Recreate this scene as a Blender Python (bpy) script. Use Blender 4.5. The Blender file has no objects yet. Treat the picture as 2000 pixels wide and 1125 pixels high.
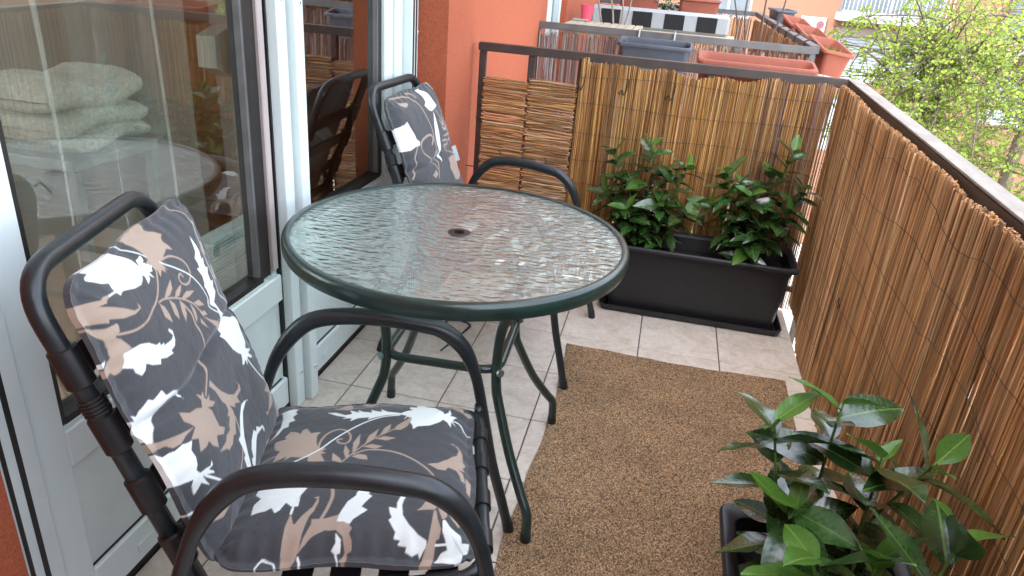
import bpy, bmesh, math, random
import numpy as np
from mathutils import Vector, Matrix
random.seed(7)
sc = bpy.context.scene
C = sc.collection

# ------------------------------------------------------------------ camera, sky, sun, exposure
YAW, PIT, ROL = -0.185547752, 0.423608079, 0.0831339313
_f = Vector((math.sin(YAW)*math.cos(PIT), math.cos(YAW)*math.cos(PIT), -math.sin(PIT)))
_r = Vector((math.cos(YAW), -math.sin(YAW), 0)); _u = _r.cross(_f)
_r2 = _r*math.cos(ROL) + _u*math.sin(ROL); _u2 = -_r*math.sin(ROL) + _u*math.cos(ROL)
cam_d = bpy.data.cameras.new('camera'); cam = bpy.data.objects.new('camera', cam_d); C.objects.link(cam)
cam.matrix_world = Matrix(((_r2.x, _u2.x, -_f.x, 0.2588), (_r2.y, _u2.y, -_f.y, -2.8022), (_r2.z, _u2.z, -_f.z, 1.3092), (0, 0, 0, 1)))
cam_d.sensor_width = 36; cam_d.sensor_fit = 'HORIZONTAL'; cam_d.lens = 1396.98/2000*36
cam_d.clip_start = 0.02; cam_d.clip_end = 400
sc.camera = cam

SUN_DIR = Vector((0.42, 0.38, -0.82)).normalized()      # the way the light travels
elev = math.asin(-SUN_DIR.z); azim = math.atan2(-SUN_DIR.x, -SUN_DIR.y)
w = bpy.data.worlds.new('World'); sc.world = w; w.use_nodes = True
nt = w.node_tree; nt.nodes.clear()
sky = nt.nodes.new('ShaderNodeTexSky'); sky.sky_type = 'NISHITA'; sky.sun_disc = False
sky.sun_elevation = elev; sky.sun_rotation = azim
sky.dust_density = 3.0; sky.air_density = 1.0; sky.ozone_density = 1.0
bg = nt.nodes.new('ShaderNodeBackground'); bg.inputs[1].default_value = 0.15
wo = nt.nodes.new('ShaderNodeOutputWorld')
ov = nt.nodes.new('ShaderNodeHueSaturation'); ov.inputs['Saturation'].default_value = .42   # thin even cloud: a paler sky
nt.links.new(sky.outputs[0], ov.inputs['Color']); nt.links.new(ov.outputs[0], bg.inputs[0]); nt.links.new(bg.outputs[0], wo.inputs[0])
sd = bpy.data.lights.new('sun', 'SUN'); sd.energy = .5; sd.angle = math.radians(15); sd.color = (1, .96, .9)
so = bpy.data.objects.new('sun', sd); C.objects.link(so)
so.rotation_euler = SUN_DIR.to_track_quat('-Z', 'Y').to_euler(); so.location = (0, 0, 20)
sc.view_settings.view_transform = 'Standard'; sc.view_settings.look = 'None'
sc.view_settings.gamma = 1; sc.view_settings.exposure = 3.35
sc.render.engine = 'CYCLES'
cy = sc.cycles; cy.max_bounces = 10; cy.diffuse_bounces = 5; cy.glossy_bounces = 5; cy.transmission_bounces = 8
cy.transparent_max_bounces = 16; cy.use_denoising = True; cy.sample_clamp_indirect = 6

# ------------------------------------------------------------------ materials
MATS = {}
def new_mat(name):
    m = bpy.data.materials.new(name); m.use_nodes = True
    n = m.node_tree; n.nodes.clear()
    out = n.nodes.new('ShaderNodeOutputMaterial'); MATS[name] = m
    return m, n, out
def nd(n, t, **kw):
    x = n.nodes.new(t)
    for k, v in kw.items():
        if k in x.inputs: x.inputs[k].default_value = v
        else: setattr(x, k, v)
    return x
def col4(c, k=1.0): return (c[0]*k, c[1]*k, c[2]*k, 1)
def mat(name, base, rough=.6, var=.12, scale=6.0, bump=.0, bscale=60.0, metal=0.0, coat=0.0, attr=None, objvar=0.0,
        stretch=(1, 1, 1), spec=.5, base2=None, detail=6, transl=0.0):
    """noise-varied principled surface; attr multiplies by a colour attribute, objvar varies per object"""
    m, n, out = new_mat(name); L = n.links.new
    tc = nd(n, 'ShaderNodeTexCoord'); mp = nd(n, 'ShaderNodeMapping', Scale=stretch); L(tc.outputs['Object'], mp.inputs[0])
    nz = nd(n, 'ShaderNodeTexNoise', Scale=scale, Detail=detail, Roughness=.6); L(mp.outputs[0], nz.inputs['Vector'])
    rp = nd(n, 'ShaderNodeValToRGB'); L(nz.outputs[0], rp.inputs[0])
    b2 = base2 or base
    rp.color_ramp.elements[0].position = .3; rp.color_ramp.elements[1].position = .7
    rp.color_ramp.elements[0].color = col4(base, 1-var); rp.color_ramp.elements[1].color = col4(b2, 1+var)
    c = rp.outputs[0]
    if attr:
        at = nd(n, 'ShaderNodeAttribute', attribute_name=attr)
        mx = nd(n, 'ShaderNodeMix', data_type='RGBA', blend_type='MULTIPLY'); mx.inputs[0].default_value = 1
        L(c, mx.inputs[6]); L(at.outputs[0], mx.inputs[7]); c = mx.outputs[2]
    if objvar:
        oi = nd(n, 'ShaderNodeObjectInfo'); mr = nd(n, 'ShaderNodeMapRange'); L(oi.outputs['Random'], mr.inputs[0])
        mr.inputs[3].default_value = 1-objvar; mr.inputs[4].default_value = 1+objvar
        hs = nd(n, 'ShaderNodeHueSaturation'); L(c, hs.inputs['Color']); L(mr.outputs[0], hs.inputs['Value']); c = hs.outputs[0]
    p = nd(n, 'ShaderNodeBsdfPrincipled', Roughness=rough, Metallic=metal)
    p.inputs['Specular IOR Level'].default_value = spec; p.inputs['Coat Weight'].default_value = coat
    L(c, p.inputs['Base Color'])
    if bump:
        nb = nd(n, 'ShaderNodeTexNoise', Scale=bscale, Detail=5); L(mp.outputs[0], nb.inputs['Vector'])
        bp = nd(n, 'ShaderNodeBump', Strength=bump, Distance=.002); L(nb.outputs[0], bp.inputs['Height']); L(bp.outputs[0], p.inputs['Normal'])
    sh = p.outputs[0]
    if transl:
        tr = nd(n, 'ShaderNodeBsdfTranslucent'); L(c, tr.inputs[0]); ms = nd(n, 'ShaderNodeMixShader'); ms.inputs[0].default_value = transl
        L(sh, ms.inputs[1]); L(tr.outputs[0], ms.inputs[2]); sh = ms.outputs[0]
    L(sh, out.inputs[0])
    return m
def set_input(mname, key, v):
    for x in MATS[mname].node_tree.nodes:
        if x.type == 'BSDF_PRINCIPLED': x.inputs[key].default_value = v

mat('white_frame', (.68, .77, .76), .35, .04, 3, .05, 30)
mat('white_dirty', (.62, .70, .69), .4, .10, 5, .05, 30)
mat('alu_pink', (.42, .36, .34), .35, .08, 8)
mat('grey_plastic', (.30, .30, .27), .45, .05, 5)
mat('black_rubber', (.012, .011, .010), .5, .2, 20)
mat('dark_tube', (.015, .020, .022), .33, .25, 30, .08, 200, spec=.5)
mat('strap_black', (.012, .013, .014), .38, .2, 40, .05, 100)
mat('green_tube', (.012, .030, .025), .28, .25, 20, .05, 120, coat=.25)
mat('bolt_metal', (.25, .30, .28), .35, .2, 40, metal=.8)
mat('orange_stucco', (.37, .092, .040), .95, .24, 170, 1.0, 260, detail=3)
mat('rail_brown', (.055, .042, .036), .45, .25, 12, .1, 80)
mat('rail_grey', (.24, .22, .19), .6, .22, 9, .25, 60, stretch=(3, 1, 3))
mat('rail_slate', (.10, .10, .10), .5, .25, 12, .1, 80)
mat('reed_gold', (1, 1, 1), .55, .16, 30, .4, 160, attr='Col', stretch=(1, 1, .12), transl=.16)
mat('reed_side', (1, 1, 1), .55, .22, 30, .5, 160, attr='Col', stretch=(1, 1, .12), transl=.07)
mat('lintel_beige', (.17, .15, .12), .85, .1, 3)
mat('reed_flat', (1, 1, 1), .55, .16, 30, .4, 160, attr='Col', stretch=(.15, 1, 1), transl=.10)
mat('wire_dark', (.03, .025, .02), .6, .2, 30)
mat('planter_black', (.013, .014, .016), .42, .15, 8, .12, 220, spec=.45)
mat('planter_slate', (.045, .06, .08), .45, .15, 8, .1, 150)
mat('terracotta', (.28, .078, .045), .7, .14, 9, .15, 120)
mat('soil', (.012, .009, .007), .95, .4, 60, 1.0, 90)
mat('leaf_dark', (.023, .064, .019), .24, .30, 18, .12, 60, objvar=.35, base2=(.034, .085, .018), spec=.6, coat=.75, transl=.10)
mat('leaf_fresh', (.07, .165, .022), .34, .18, 14, .12, 60, objvar=.2, transl=.28)
mat('stem_green', (.06, .12, .02), .5, .2, 30)
mat('bark', (.10, .075, .055), .85, .3, 20, .6, 60)
mat('twig_pale', (.28, .23, .18), .8, .2, 20)
mat('tree_leaf', (1, 1, 1), .5, .08, 4, attr='Col', transl=.45)
mat('weed', (.22, .26, .05), .7, .3, 30, transl=.3)
mat('salmon_wall', (.165, .088, .054), .9, .08, 1.2, .3, 60)
mat('brick_band', (.11, .04, .02), .9, .12, 3)
mat('shutter_white', (.24, .275, .30), .5, .05, 3)
mat('pale_concrete', (.26, .275, .28), .85, .1, 2, .2, 30)
mat('ceiling_paint', (.72, .72, .70), .9, .05, 1.5, .2, 80)
mat('room_tan', (.50, .29, .15), .8, .1, 2)
mat('room_wood', (.25, .13, .06), .5, .25, 5, stretch=(1, 8, 8))
mat('fleece', (.40, .38, .32), .95, .35, 90, 1.0, 140)
mat('pavement', (.30, .29, .27), .9, .15, .8, .3, 20)
mat('wood_grey', (.42, .36, .26), .75, .2, 12, .3, 60, stretch=(1, 6, 6))
mat('black_cloth', (.015, .015, .015), .9, .2, 20)
mat('white_cloth', (.36, .38, .38), .85, .06, 10)
mat('pink_plastic', (.75, .08, .13), .4, .06, 8)
mat('red_paint', (.6, .03, .04), .5, .1, 8)
mat('dry_straw', (.62, .50, .22), .8, .2, 20)

# fabric: colour comes from the printed pattern on the cushion mesh
m, n, out = new_mat('cushion_print'); L = n.links.new
at = nd(n, 'ShaderNodeAttribute', attribute_name='Col'); tc = nd(n, 'ShaderNodeTexCoord')
nz = nd(n, 'ShaderNodeTexNoise', Scale=9, Detail=5); L(tc.outputs['Object'], nz.inputs['Vector'])
mr = nd(n, 'ShaderNodeMapRange'); mr.inputs[3].default_value = .86; mr.inputs[4].default_value = 1.14; L(nz.outputs[0], mr.inputs[0])
mx = nd(n, 'ShaderNodeMix', data_type='RGBA', blend_type='MULTIPLY'); mx.inputs[0].default_value = 1
L(at.outputs[0], mx.inputs[6]); L(mr.outputs[0], mx.inputs[7])
pb = nd(n, 'ShaderNodeBsdfPrincipled', Roughness=.85); pb.inputs['Sheen Weight'].default_value = .25
L(mx.outputs[2], pb.inputs['Base Color'])
n2 = nd(n, 'ShaderNodeTexNoise', Scale=420, Detail=2); L(tc.outputs['Object'], n2.inputs['Vector'])
n3 = nd(n, 'ShaderNodeTexNoise', Scale=22, Detail=4); L(tc.outputs['Object'], n3.inputs['Vector'])
b1 = nd(n, 'ShaderNodeBump', Strength=.25, Distance=.001); L(n2.outputs[0], b1.inputs['Height'])
b2 = nd(n, 'ShaderNodeBump', Strength=.35, Distance=.012); L(n3.outputs[0], b2.inputs['Height']); L(b1.outputs[0], b2.inputs['Normal'])
L(b2.outputs[0], pb.inputs['Normal']); L(pb.outputs[0], out.inputs[0])

# floor tile: beige-pink ceramic with soft veins
m, n, out = new_mat('tile_ceramic'); L = n.links.new
tc = nd(n, 'ShaderNodeTexCoord'); oi = nd(n, 'ShaderNodeObjectInfo')
ad = nd(n, 'ShaderNodeVectorMath', operation='MULTIPLY_ADD'); L(oi.outputs['Random'], ad.inputs[0]); ad.inputs[1].default_value = (37, 53, 11); L(tc.outputs['Object'], ad.inputs[2])
nz = nd(n, 'ShaderNodeTexNoise', Scale=9, Detail=9, Roughness=.65, Distortion=1.6); L(ad.outputs[0], nz.inputs['Vector'])
rp = nd(n, 'ShaderNodeValToRGB'); L(nz.outputs[0], rp.inputs[0])
e = rp.color_ramp.elements; e[0].position = .28; e[0].color = (.48, .395, .32, 1); e[1].position = .72; e[1].color = (.68, .62, .55, 1)
x = e.new(.5); x.color = (.61, .535, .455, 1)
nf = nd(n, 'ShaderNodeTexNoise', Scale=70, Detail=4); L(ad.outputs[0], nf.inputs['Vector'])
mr = nd(n, 'ShaderNodeMapRange'); mr.inputs[1].default_value = .3; mr.inputs[2].default_value = .7; mr.inputs[3].default_value = .9; mr.inputs[4].default_value = 1.06; L(nf.outputs[0], mr.inputs[0])
hs = nd(n, 'ShaderNodeHueSaturation'); L(rp.outputs[0], hs.inputs['Color']); L(mr.outputs[0], hs.inputs['Value'])
p = nd(n, 'ShaderNodeBsdfPrincipled', Roughness=.38); L(hs.outputs[0], p.inputs['Base Color'])
bp = nd(n, 'ShaderNodeBump', Strength=.15, Distance=.002); L(nz.outputs[0], bp.inputs['Height']); L(bp.outputs[0], p.inputs['Normal'])
L(p.outputs[0], out.inputs[0])
mat('grout', (.14, .125, .11), .9, .25, 30)

# rug: looped sisal-like weave, tan and brown nubs
m, n, out = new_mat('rug_weave'); L = n.links.new
tc = nd(n, 'ShaderNodeTexCoord'); mp = nd(n, 'ShaderNodeMapping', Scale=(1, .72, 1)); L(tc.outputs['Object'], mp.inputs[0])
nw = nd(n, 'ShaderNodeTexNoise', Scale=60, Detail=2); L(mp.outputs[0], nw.inputs['Vector'])
mxv = nd(n, 'ShaderNodeMix', data_type='VECTOR'); mxv.inputs[0].default_value = .012; L(mp.outputs[0], mxv.inputs[4]); L(nw.outputs[1], mxv.inputs[5])
vo = nd(n, 'ShaderNodeTexVoronoi', Scale=285); L(mxv.outputs[1], vo.inputs['Vector'])
rp = nd(n, 'ShaderNodeValToRGB'); L(vo.outputs['Distance'], rp.inputs[0])
e = rp.color_ramp.elements; e[0].position = .12; e[0].color = (.60, .385, .205, 1); e[1].position = .80; e[1].color = (.11, .064, .031, 1)
x = e.new(.46); x.color = (.345, .208, .105, 1)
sepc = nd(n, 'ShaderNodeSeparateColor'); L(vo.outputs['Color'], sepc.inputs[0])
mr = nd(n, 'ShaderNodeMapRange'); mr.inputs[3].default_value = .5; mr.inputs[4].default_value = 1.35; L(sepc.outputs[0], mr.inputs[0])
st = nd(n, 'ShaderNodeTexNoise', Scale=4.0, Detail=3); L(tc.outputs['Object'], st.inputs['Vector'])
ms_ = nd(n, 'ShaderNodeMapRange'); ms_.inputs[1].default_value = .35; ms_.inputs[2].default_value = .62; ms_.inputs[3].default_value = .78; ms_.inputs[4].default_value = 1.04; L(st.outputs[0], ms_.inputs[0])
mu = nd(n, 'ShaderNodeMath', operation='MULTIPLY'); L(mr.outputs[0], mu.inputs[0]); L(ms_.outputs[0], mu.inputs[1])
hs = nd(n, 'ShaderNodeHueSaturation'); L(rp.outputs[0], hs.inputs['Color']); L(mu.outputs[0], hs.inputs['Value'])
p = nd(n, 'ShaderNodeBsdfPrincipled', Roughness=.9); L(hs.outputs[0], p.inputs['Base Color'])
bp = nd(n, 'ShaderNodeBump', Strength=1.0, Distance=.004, invert=True); L(vo.outputs['Distance'], bp.inputs['Height']); L(bp.outputs[0], p.inputs['Normal'])
L(p.outputs[0], out.inputs[0])

# clear window glass (double glazing: several reflecting surfaces)
m, n, out = new_mat('window_glass'); L = n.links.new
fr = nd(n, 'ShaderNodeFresnel', IOR=1.5); mu = nd(n, 'ShaderNodeMath', operation='MULTIPLY', use_clamp=True); L(fr.outputs[0], mu.inputs[0]); mu.inputs[1].default_value = 2.9
tr = nd(n, 'ShaderNodeBsdfTransparent', Color=(.86, .90, .87, 1)); gl = nd(n, 'ShaderNodeBsdfGlossy', Roughness=.004, Color=(.95, .97, .95, 1))
tc = nd(n, 'ShaderNodeTexCoord'); nz = nd(n, 'ShaderNodeTexNoise', Scale=2.2, Detail=1); L(tc.outputs['Object'], nz.inputs['Vector'])
bp = nd(n, 'ShaderNodeBump', Strength=.05, Distance=.004); L(nz.outputs[0], bp.inputs['Height']); L(bp.outputs[0], gl.inputs['Normal'])
ge = nd(n, 'ShaderNodeNewGeometry'); inv = nd(n, 'ShaderNodeMath', operation='SUBTRACT'); inv.inputs[0].default_value = 1; L(ge.outputs['Backfacing'], inv.inputs[1])
m2 = nd(n, 'ShaderNodeMath', operation='MULTIPLY'); L(mu.outputs[0], m2.inputs[0]); L(inv.outputs[0], m2.inputs[1])
ms = nd(n, 'ShaderNodeMixShader'); L(m2.outputs[0], ms.inputs[0]); L(tr.outputs[0], ms.inputs[1]); L(gl.outputs[0], ms.inputs[2]); L(ms.outputs[0], out.inputs[0])

# table glass: rain-patterned, greenish, ripples as relief
m, n, out = new_mat('table_glass'); L = n.links.new
tc = nd(n, 'ShaderNodeTexCoord'); mp = nd(n, 'ShaderNodeMapping', Scale=(1, 2.1, 1)); L(tc.outputs['Object'], mp.inputs[0])
nw = nd(n, 'ShaderNodeTexNoise', Scale=26, Detail=2); L(mp.outputs[0], nw.inputs['Vector'])
mxv = nd(n, 'ShaderNodeMix', data_type='VECTOR'); mxv.inputs[0].default_value = .035; L(mp.outputs[0], mxv.inputs[4]); L(nw.outputs[1], mxv.inputs[5])
vo = nd(n, 'ShaderNodeTexVoronoi', Scale=34, feature='SMOOTH_F1'); vo.inputs['Smoothness'].default_value = .35; L(mxv.outputs[1], vo.inputs['Vector'])
bp = nd(n, 'ShaderNodeBump', Strength=1.0, Distance=.005); L(vo.outputs['Distance'], bp.inputs['Height'])
gg = nd(n, 'ShaderNodeBsdfRefraction', IOR=1.25, Roughness=.03, Color=(.78, .92, .86, 1)); L(bp.outputs[0], gg.inputs['Normal'])
go = nd(n, 'ShaderNodeBsdfGlossy', Roughness=.20, Color=(.92, 1, .97, 1)); L(bp.outputs[0], go.inputs['Normal'])
tr = nd(n, 'ShaderNodeBsdfTransparent', Color=(.76, .90, .84, 1))
df = nd(n, 'ShaderNodeBsdfDiffuse', Color=(.50, .60, .56, 1)); L(bp.outputs[0], df.inputs['Normal'])
lw = nd(n, 'ShaderNodeFresnel', IOR=1.5); L(bp.outputs[0], lw.inputs['Normal'])
mu = nd(n, 'ShaderNodeMath', operation='MULTIPLY_ADD', use_clamp=True); L(lw.outputs[0], mu.inputs[0]); mu.inputs[1].default_value = 1.5; mu.inputs[2].default_value = .03
s1 = nd(n, 'ShaderNodeMixShader'); s1.inputs[0].default_value = .5; L(gg.outputs[0], s1.inputs[1]); L(tr.outputs[0], s1.inputs[2])
s3 = nd(n, 'ShaderNodeMixShader'); s3.inputs[0].default_value = .24; L(s1.outputs[0], s3.inputs[1]); L(df.outputs[0], s3.inputs[2])
s2 = nd(n, 'ShaderNodeMixShader'); L(mu.outputs[0], s2.inputs[0]); L(s3.outputs[0], s2.inputs[1]); L(go.outputs[0], s2.inputs[2])
ge = nd(n, 'ShaderNodeNewGeometry'); t3 = nd(n, 'ShaderNodeBsdfTransparent', Color=(.95, .98, .96, 1)); s4 = nd(n, 'ShaderNodeMixShader'); L(ge.outputs['Backfacing'], s4.inputs[0]); L(s2.outputs[0], s4.inputs[1]); L(t3.outputs[0], s4.inputs[2]); L(s4.outputs[0], out.inputs[0])

# sheer curtain
m, n, out = new_mat('sheer'); L = n.links.new
tr = nd(n, 'ShaderNodeBsdfTransparent'); d1 = nd(n, 'ShaderNodeBsdfDiffuse', Color=(.8, .8, .76, 1)); t2 = nd(n, 'ShaderNodeBsdfTranslucent', Color=(.8, .8, .76, 1))
ad = nd(n, 'ShaderNodeMixShader'); ad.inputs[0].default_value = .4; L(d1.outputs[0], ad.inputs[1]); L(t2.outputs[0], ad.inputs[2])
ms = nd(n, 'ShaderNodeMixShader'); ms.inputs[0].default_value = .21; L(tr.outputs[0], ms.inputs[1]); L(ad.outputs[0], ms.inputs[2]); L(ms.outputs[0], out.inputs[0])

# pale midrib and faint side veins on the leaves (leaf runs along local y, midrib at x = 0)
for mn, rib in (('leaf_dark', (.10, .20, .04, 1)), ('leaf_fresh', (.20, .34, .07, 1))):
    n = MATS[mn].node_tree; L = n.links.new
    pr_ = [x for x in n.nodes if x.type == 'BSDF_PRINCIPLED'][0]; src = pr_.inputs['Base Color'].links[0].from_socket
    tc = nd(n, 'ShaderNodeTexCoord'); sp = nd(n, 'ShaderNodeSeparateXYZ'); L(tc.outputs['Object'], sp.inputs[0])
    ab = nd(n, 'ShaderNodeMath', operation='ABSOLUTE'); L(sp.outputs[0], ab.inputs[0])
    mk = nd(n, 'ShaderNodeMapRange'); mk.inputs[1].default_value = .006; mk.inputs[2].default_value = .016; mk.inputs[3].default_value = .75; mk.inputs[4].default_value = 0; L(ab.outputs[0], mk.inputs[0])
    mm = nd(n, 'ShaderNodeMix', data_type='RGBA'); L(mk.outputs[0], mm.inputs[0]); L(src, mm.inputs[6]); mm.inputs[7].default_value = rib; L(mm.outputs[2], pr_.inputs['Base Color'])
    a1 = nd(n, 'ShaderNodeMath', operation='MULTIPLY_ADD'); L(ab.outputs[0], a1.inputs[0]); a1.inputs[1].default_value = -.8; L(sp.outputs[1], a1.inputs[2])
    a2 = nd(n, 'ShaderNodeMath', operation='MULTIPLY'); L(a1.outputs[0], a2.inputs[0]); a2.inputs[1].default_value = 62
    a3 = nd(n, 'ShaderNodeMath', operation='SINE'); L(a2.outputs[0], a3.inputs[0])
    vb = nd(n, 'ShaderNodeBump', Strength=.05, Distance=.004); L(a3.outputs[0], vb.inputs['Height'])
    ob = pr_.inputs['Normal'].links[0].from_socket; L(ob, vb.inputs['Normal']); L(vb.outputs[0], pr_.inputs['Normal'])
set_input('leaf_dark', 'Coat Roughness', .22); set_input('green_tube', 'Coat Roughness', .15)
# far window panes
mat('dark_pane', (.10, .12, .14), .12, .2, 1.5, spec=.6)

# ------------------------------------------------------------------ geometry helpers
def link(o, parent=None):
    C.objects.link(o)
    if parent is not None: o.parent = parent
    return o
def tag(o, label=None, cat=None, group=None, kind=None):
    if label: o['label'] = label
    if cat: o['category'] = cat
    if group: o['group'] = group
    if kind: o['kind'] = kind
    return o
def thing(name, label, cat, loc=(0, 0, 0), rz=0.0, group=None):
    o = bpy.data.objects.new(name, None); o.empty_display_size = .05; C.objects.link(o)
    o.location = loc; o.rotation_euler = (0, 0, rz)
    return tag(o, label, cat, group)
class MB:
    """collects polygons; build() makes one mesh object"""
    def __init__(s): s.v = []; s.f = []; s.c = []
    def add(s, vs, fs, col=None):
        k = len(s.v); s.v.extend([tuple(a) for a in vs]); s.f.extend([tuple(i+k for i in f) for f in fs])
        if col is not None: s.c.extend([col]*len(vs))
        return s
    def box(s, a, b, bev=0.0):
        x0, x1 = sorted((a[0], b[0])); y0, y1 = sorted((a[1], b[1])); z0, z1 = sorted((a[2], b[2]))
        bev = min(bev, (x1-x0)*.45, (y1-y0)*.45, (z1-z0)*.45)
        if bev <= 0:
            v = [(x0,y0,z0),(x1,y0,z0),(x1,y1,z0),(x0,y1,z0),(x0,y0,z1),(x1,y0,z1),(x1,y1,z1),(x0,y1,z1)]
            return s.add(v, [(0,3,2,1),(4,5,6,7),(0,1,5,4),(1,2,6,5),(2,3,7,6),(3,0,4,7)])
        bm = bmesh.new(); bmesh.ops.create_cube(bm, size=1)
        for q in bm.verts: q.co = ((x0+x1)/2+q.co.x*(x1-x0), (y0+y1)/2+q.co.y*(y1-y0), (z0+z1)/2+q.co.z*(z1-z0))
        bmesh.ops.bevel(bm, geom=bm.edges[:], offset=bev, segments=1, affect='EDGES')
        bm.verts.index_update(); s.add([q.co[:] for q in bm.verts], [[q.index for q in f.verts] for f in bm.faces]); bm.free()
        return s
    def tube(s, pts, r, seg=10, closed=False, cap=True, col=None, flat=1.0):
        P = [Vector(p) for p in pts]; nP = len(P); rr = r if hasattr(r, '__len__') else [r]*nP
        tang = []
        for i in range(nP):
            a = P[(i-1) % nP] if (closed or i > 0) else P[i]; b = P[(i+1) % nP] if (closed or i < nP-1) else P[i]
            t = (b-a); tang.append(t.normalized() if t.length > 1e-9 else Vector((0, 0, 1)))
        nrm = tang[0].orthogonal().normalized(); vs = []; fs = []
        for i in range(nP):
            if i:
                q = tang[i-1].rotation_difference(tang[i]); nrm = (q @ nrm); nrm = (nrm - tang[i]*nrm.dot(tang[i])).normalized()
            bn = tang[i].cross(nrm)
            for k in range(seg):
                a = 2*math.pi*k/seg; vs.append(P[i] + (nrm*math.cos(a) + bn*math.sin(a)*flat)*rr[i])
        m_ = nP if closed else nP-1
        for i in range(m_):
            j = (i+1) % nP
            off = 0
            if closed and j == 0:   # match the twist at the seam
                best = 1e9
                for o_ in range(seg):
                    dd = (vs[i*seg] - vs[o_]).length
                    if dd < best: best = dd; off = o_
            for k in range(seg):
                k2 = (k+1) % seg
                fs.append((i*seg+k, i*seg+k2, j*seg+(k2+off) % seg, j*seg+(k+off) % seg))
        if cap and not closed:
            fs.append(tuple(range(seg))[::-1]); fs.append(tuple((nP-1)*seg+k for k in range(seg)))
        return s.add(vs, fs, col)
    def lathe(s, prof, c=(0, 0, 0), seg=32, closed=False):
        vs = []; fs = []; n_ = len(prof)
        for k in range(seg):
            a = 2*math.pi*k/seg
            for r, z in prof: vs.append((c[0]+r*math.cos(a), c[1]+r*math.sin(a), c[2]+z))
        for k in range(seg):
            k2 = (k+1) % seg
            for i in range(n_ if closed else n_-1):
                j = (i+1) % n_; fs.append((k*n_+i, k2*n_+i, k2*n_+j, k*n_+j))
        return s.add(vs, fs)
    def mesh(s, name, off=(0, 0, 0)):
        me = bpy.data.meshes.new(name)
        v = np.array(s.v, dtype=np.float64).reshape(-1, 3) - np.array(off)
        me.from_pydata(v.tolist(), [], s.f)
        if s.c and len(s.c) == len(s.v):
            a = me.color_attributes.new('Col', 'FLOAT_COLOR', 'POINT')
            cc = np.ones((len(s.v), 4), dtype=np.float32); cc[:, :3] = np.array(s.c, dtype=np.float32); a.data.foreach_set('color', cc.ravel())
        return me
    def build(s, name, mt, parent=None, smooth=False, off=None):
        if off is None: off = tuple(parent.location) if (parent is not None and parent.get('_w')) else (0, 0, 0)
        me = s.mesh(name, off); me.materials.append(MATS[mt])
        if smooth:
            for p_ in me.polygons: p_.use_smooth = True
        o = bpy.data.objects.new(name, me)
        return link(o, parent)
def wthing(name, label, cat, loc, group=None):
    """a thing whose parts are given in world coordinates"""
    o = thing(name, label, cat, loc, 0, group); o['_w'] = 1
    return o
def wpart(parent_root, mb, name, mt, smooth=False, parent=None):
    """a part in world coordinates below root (or below a part of it, whose own origin sits at the root)"""
    return mb.build(name, mt, parent or parent_root, smooth, off=tuple(parent_root.location))
def struct(name, mb, mt, label=None, smooth=False):
    o = mb.build(name, mt, None, smooth); o['kind'] = 'structure'
    if label: o['label'] = label
    return o
def one(name, mb, mt, label, cat, group=None, smooth=False, loc=None):
    v = np.array(mb.v); l = loc or ((v[:, 0].min()+v[:, 0].max())/2, (v[:, 1].min()+v[:, 1].max())/2, v[:, 2].min())
    o = mb.build(name, mt, None, smooth, off=l); o.location = l
    return tag(o, label, cat, group)
def smooth_path(P, n=6):
    """Catmull-Rom through the points"""
    P = [Vector(p) for p in P]; out = []
    for i in range(len(P)-1):
        p0 = P[max(i-1, 0)]; p1 = P[i]; p2 = P[i+1]; p3 = P[min(i+2, len(P)-1)]
        for k in range(n):
            t = k/n; out.append(.5*((2*p1) + (p2-p0)*t + (2*p0-5*p1+4*p2-p3)*t*t + (3*p1-p0-3*p2+p3)*t**3))
    out.append(P[-1]); return out
def fillet(P, r, n=6, closed=False):
    """polyline with rounded corners"""
    P = [Vector(p) for p in P]; out = []; N = len(P)
    for i in range(N):
        if not closed and i in (0, N-1): out.append(P[i]); continue
        a, b, c = P[i-1], P[i], P[(i+1) % N]
        d1 = (a-b); d2 = (c-b); l = min(r, d1.length*.49, d2.length*.49)
        s_, e_ = b+d1.normalized()*l, b+d2.normalized()*l
        for k in range(n+1):
            t = k/n; out.append(s_*(1-t)**2 + b*2*t*(1-t) + e_*t*t)
    return out
def smooth_sharp(o, ang=40):
    me = o.data
    for p_ in me.polygons: p_.use_smooth = True
    me.set_sharp_from_angle(angle=math.radians(ang))
    return o

# ================================================================== THE SETTING
T = .305
# ---- balcony floor: screed slab with separate ceramic tiles
mb = MB(); mb.box((-.80, -3.9, -.16), (.905, .285, -.007)); floor = struct('balcony_floor', mb, 'grout')
g = .0022
def tile_mesh(x0, x1, y0, y1, cache={}):
    k = (round(x1-x0, 3), round(y1-y0, 3))
    if k not in cache:
        b = MB(); b.box((-(x1-x0)/2+g, -(y1-y0)/2+g, -.0068), ((x1-x0)/2-g, (y1-y0)/2-g, 0), .0015)
        cache[k] = b.mesh('tile'); cache[k].materials.append(MATS['tile_ceramic'])
    return cache[k]
xs = [-.735, -2*T, -T, 0, T, 2*T, .9125]; ys = [.283, 0] + [-T*k for k in range(1, 13)]
for i in range(6):
    for j in range(len(ys)-1):
        x0, x1, y0, y1 = xs[i], xs[i+1], ys[j+1], ys[j]
        o = bpy.data.objects.new('tile', tile_mesh(x0, x1, y0, y1)); link(o, floor); o.location = ((x0+x1)/2, (y0+y1)/2, 0)
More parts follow.
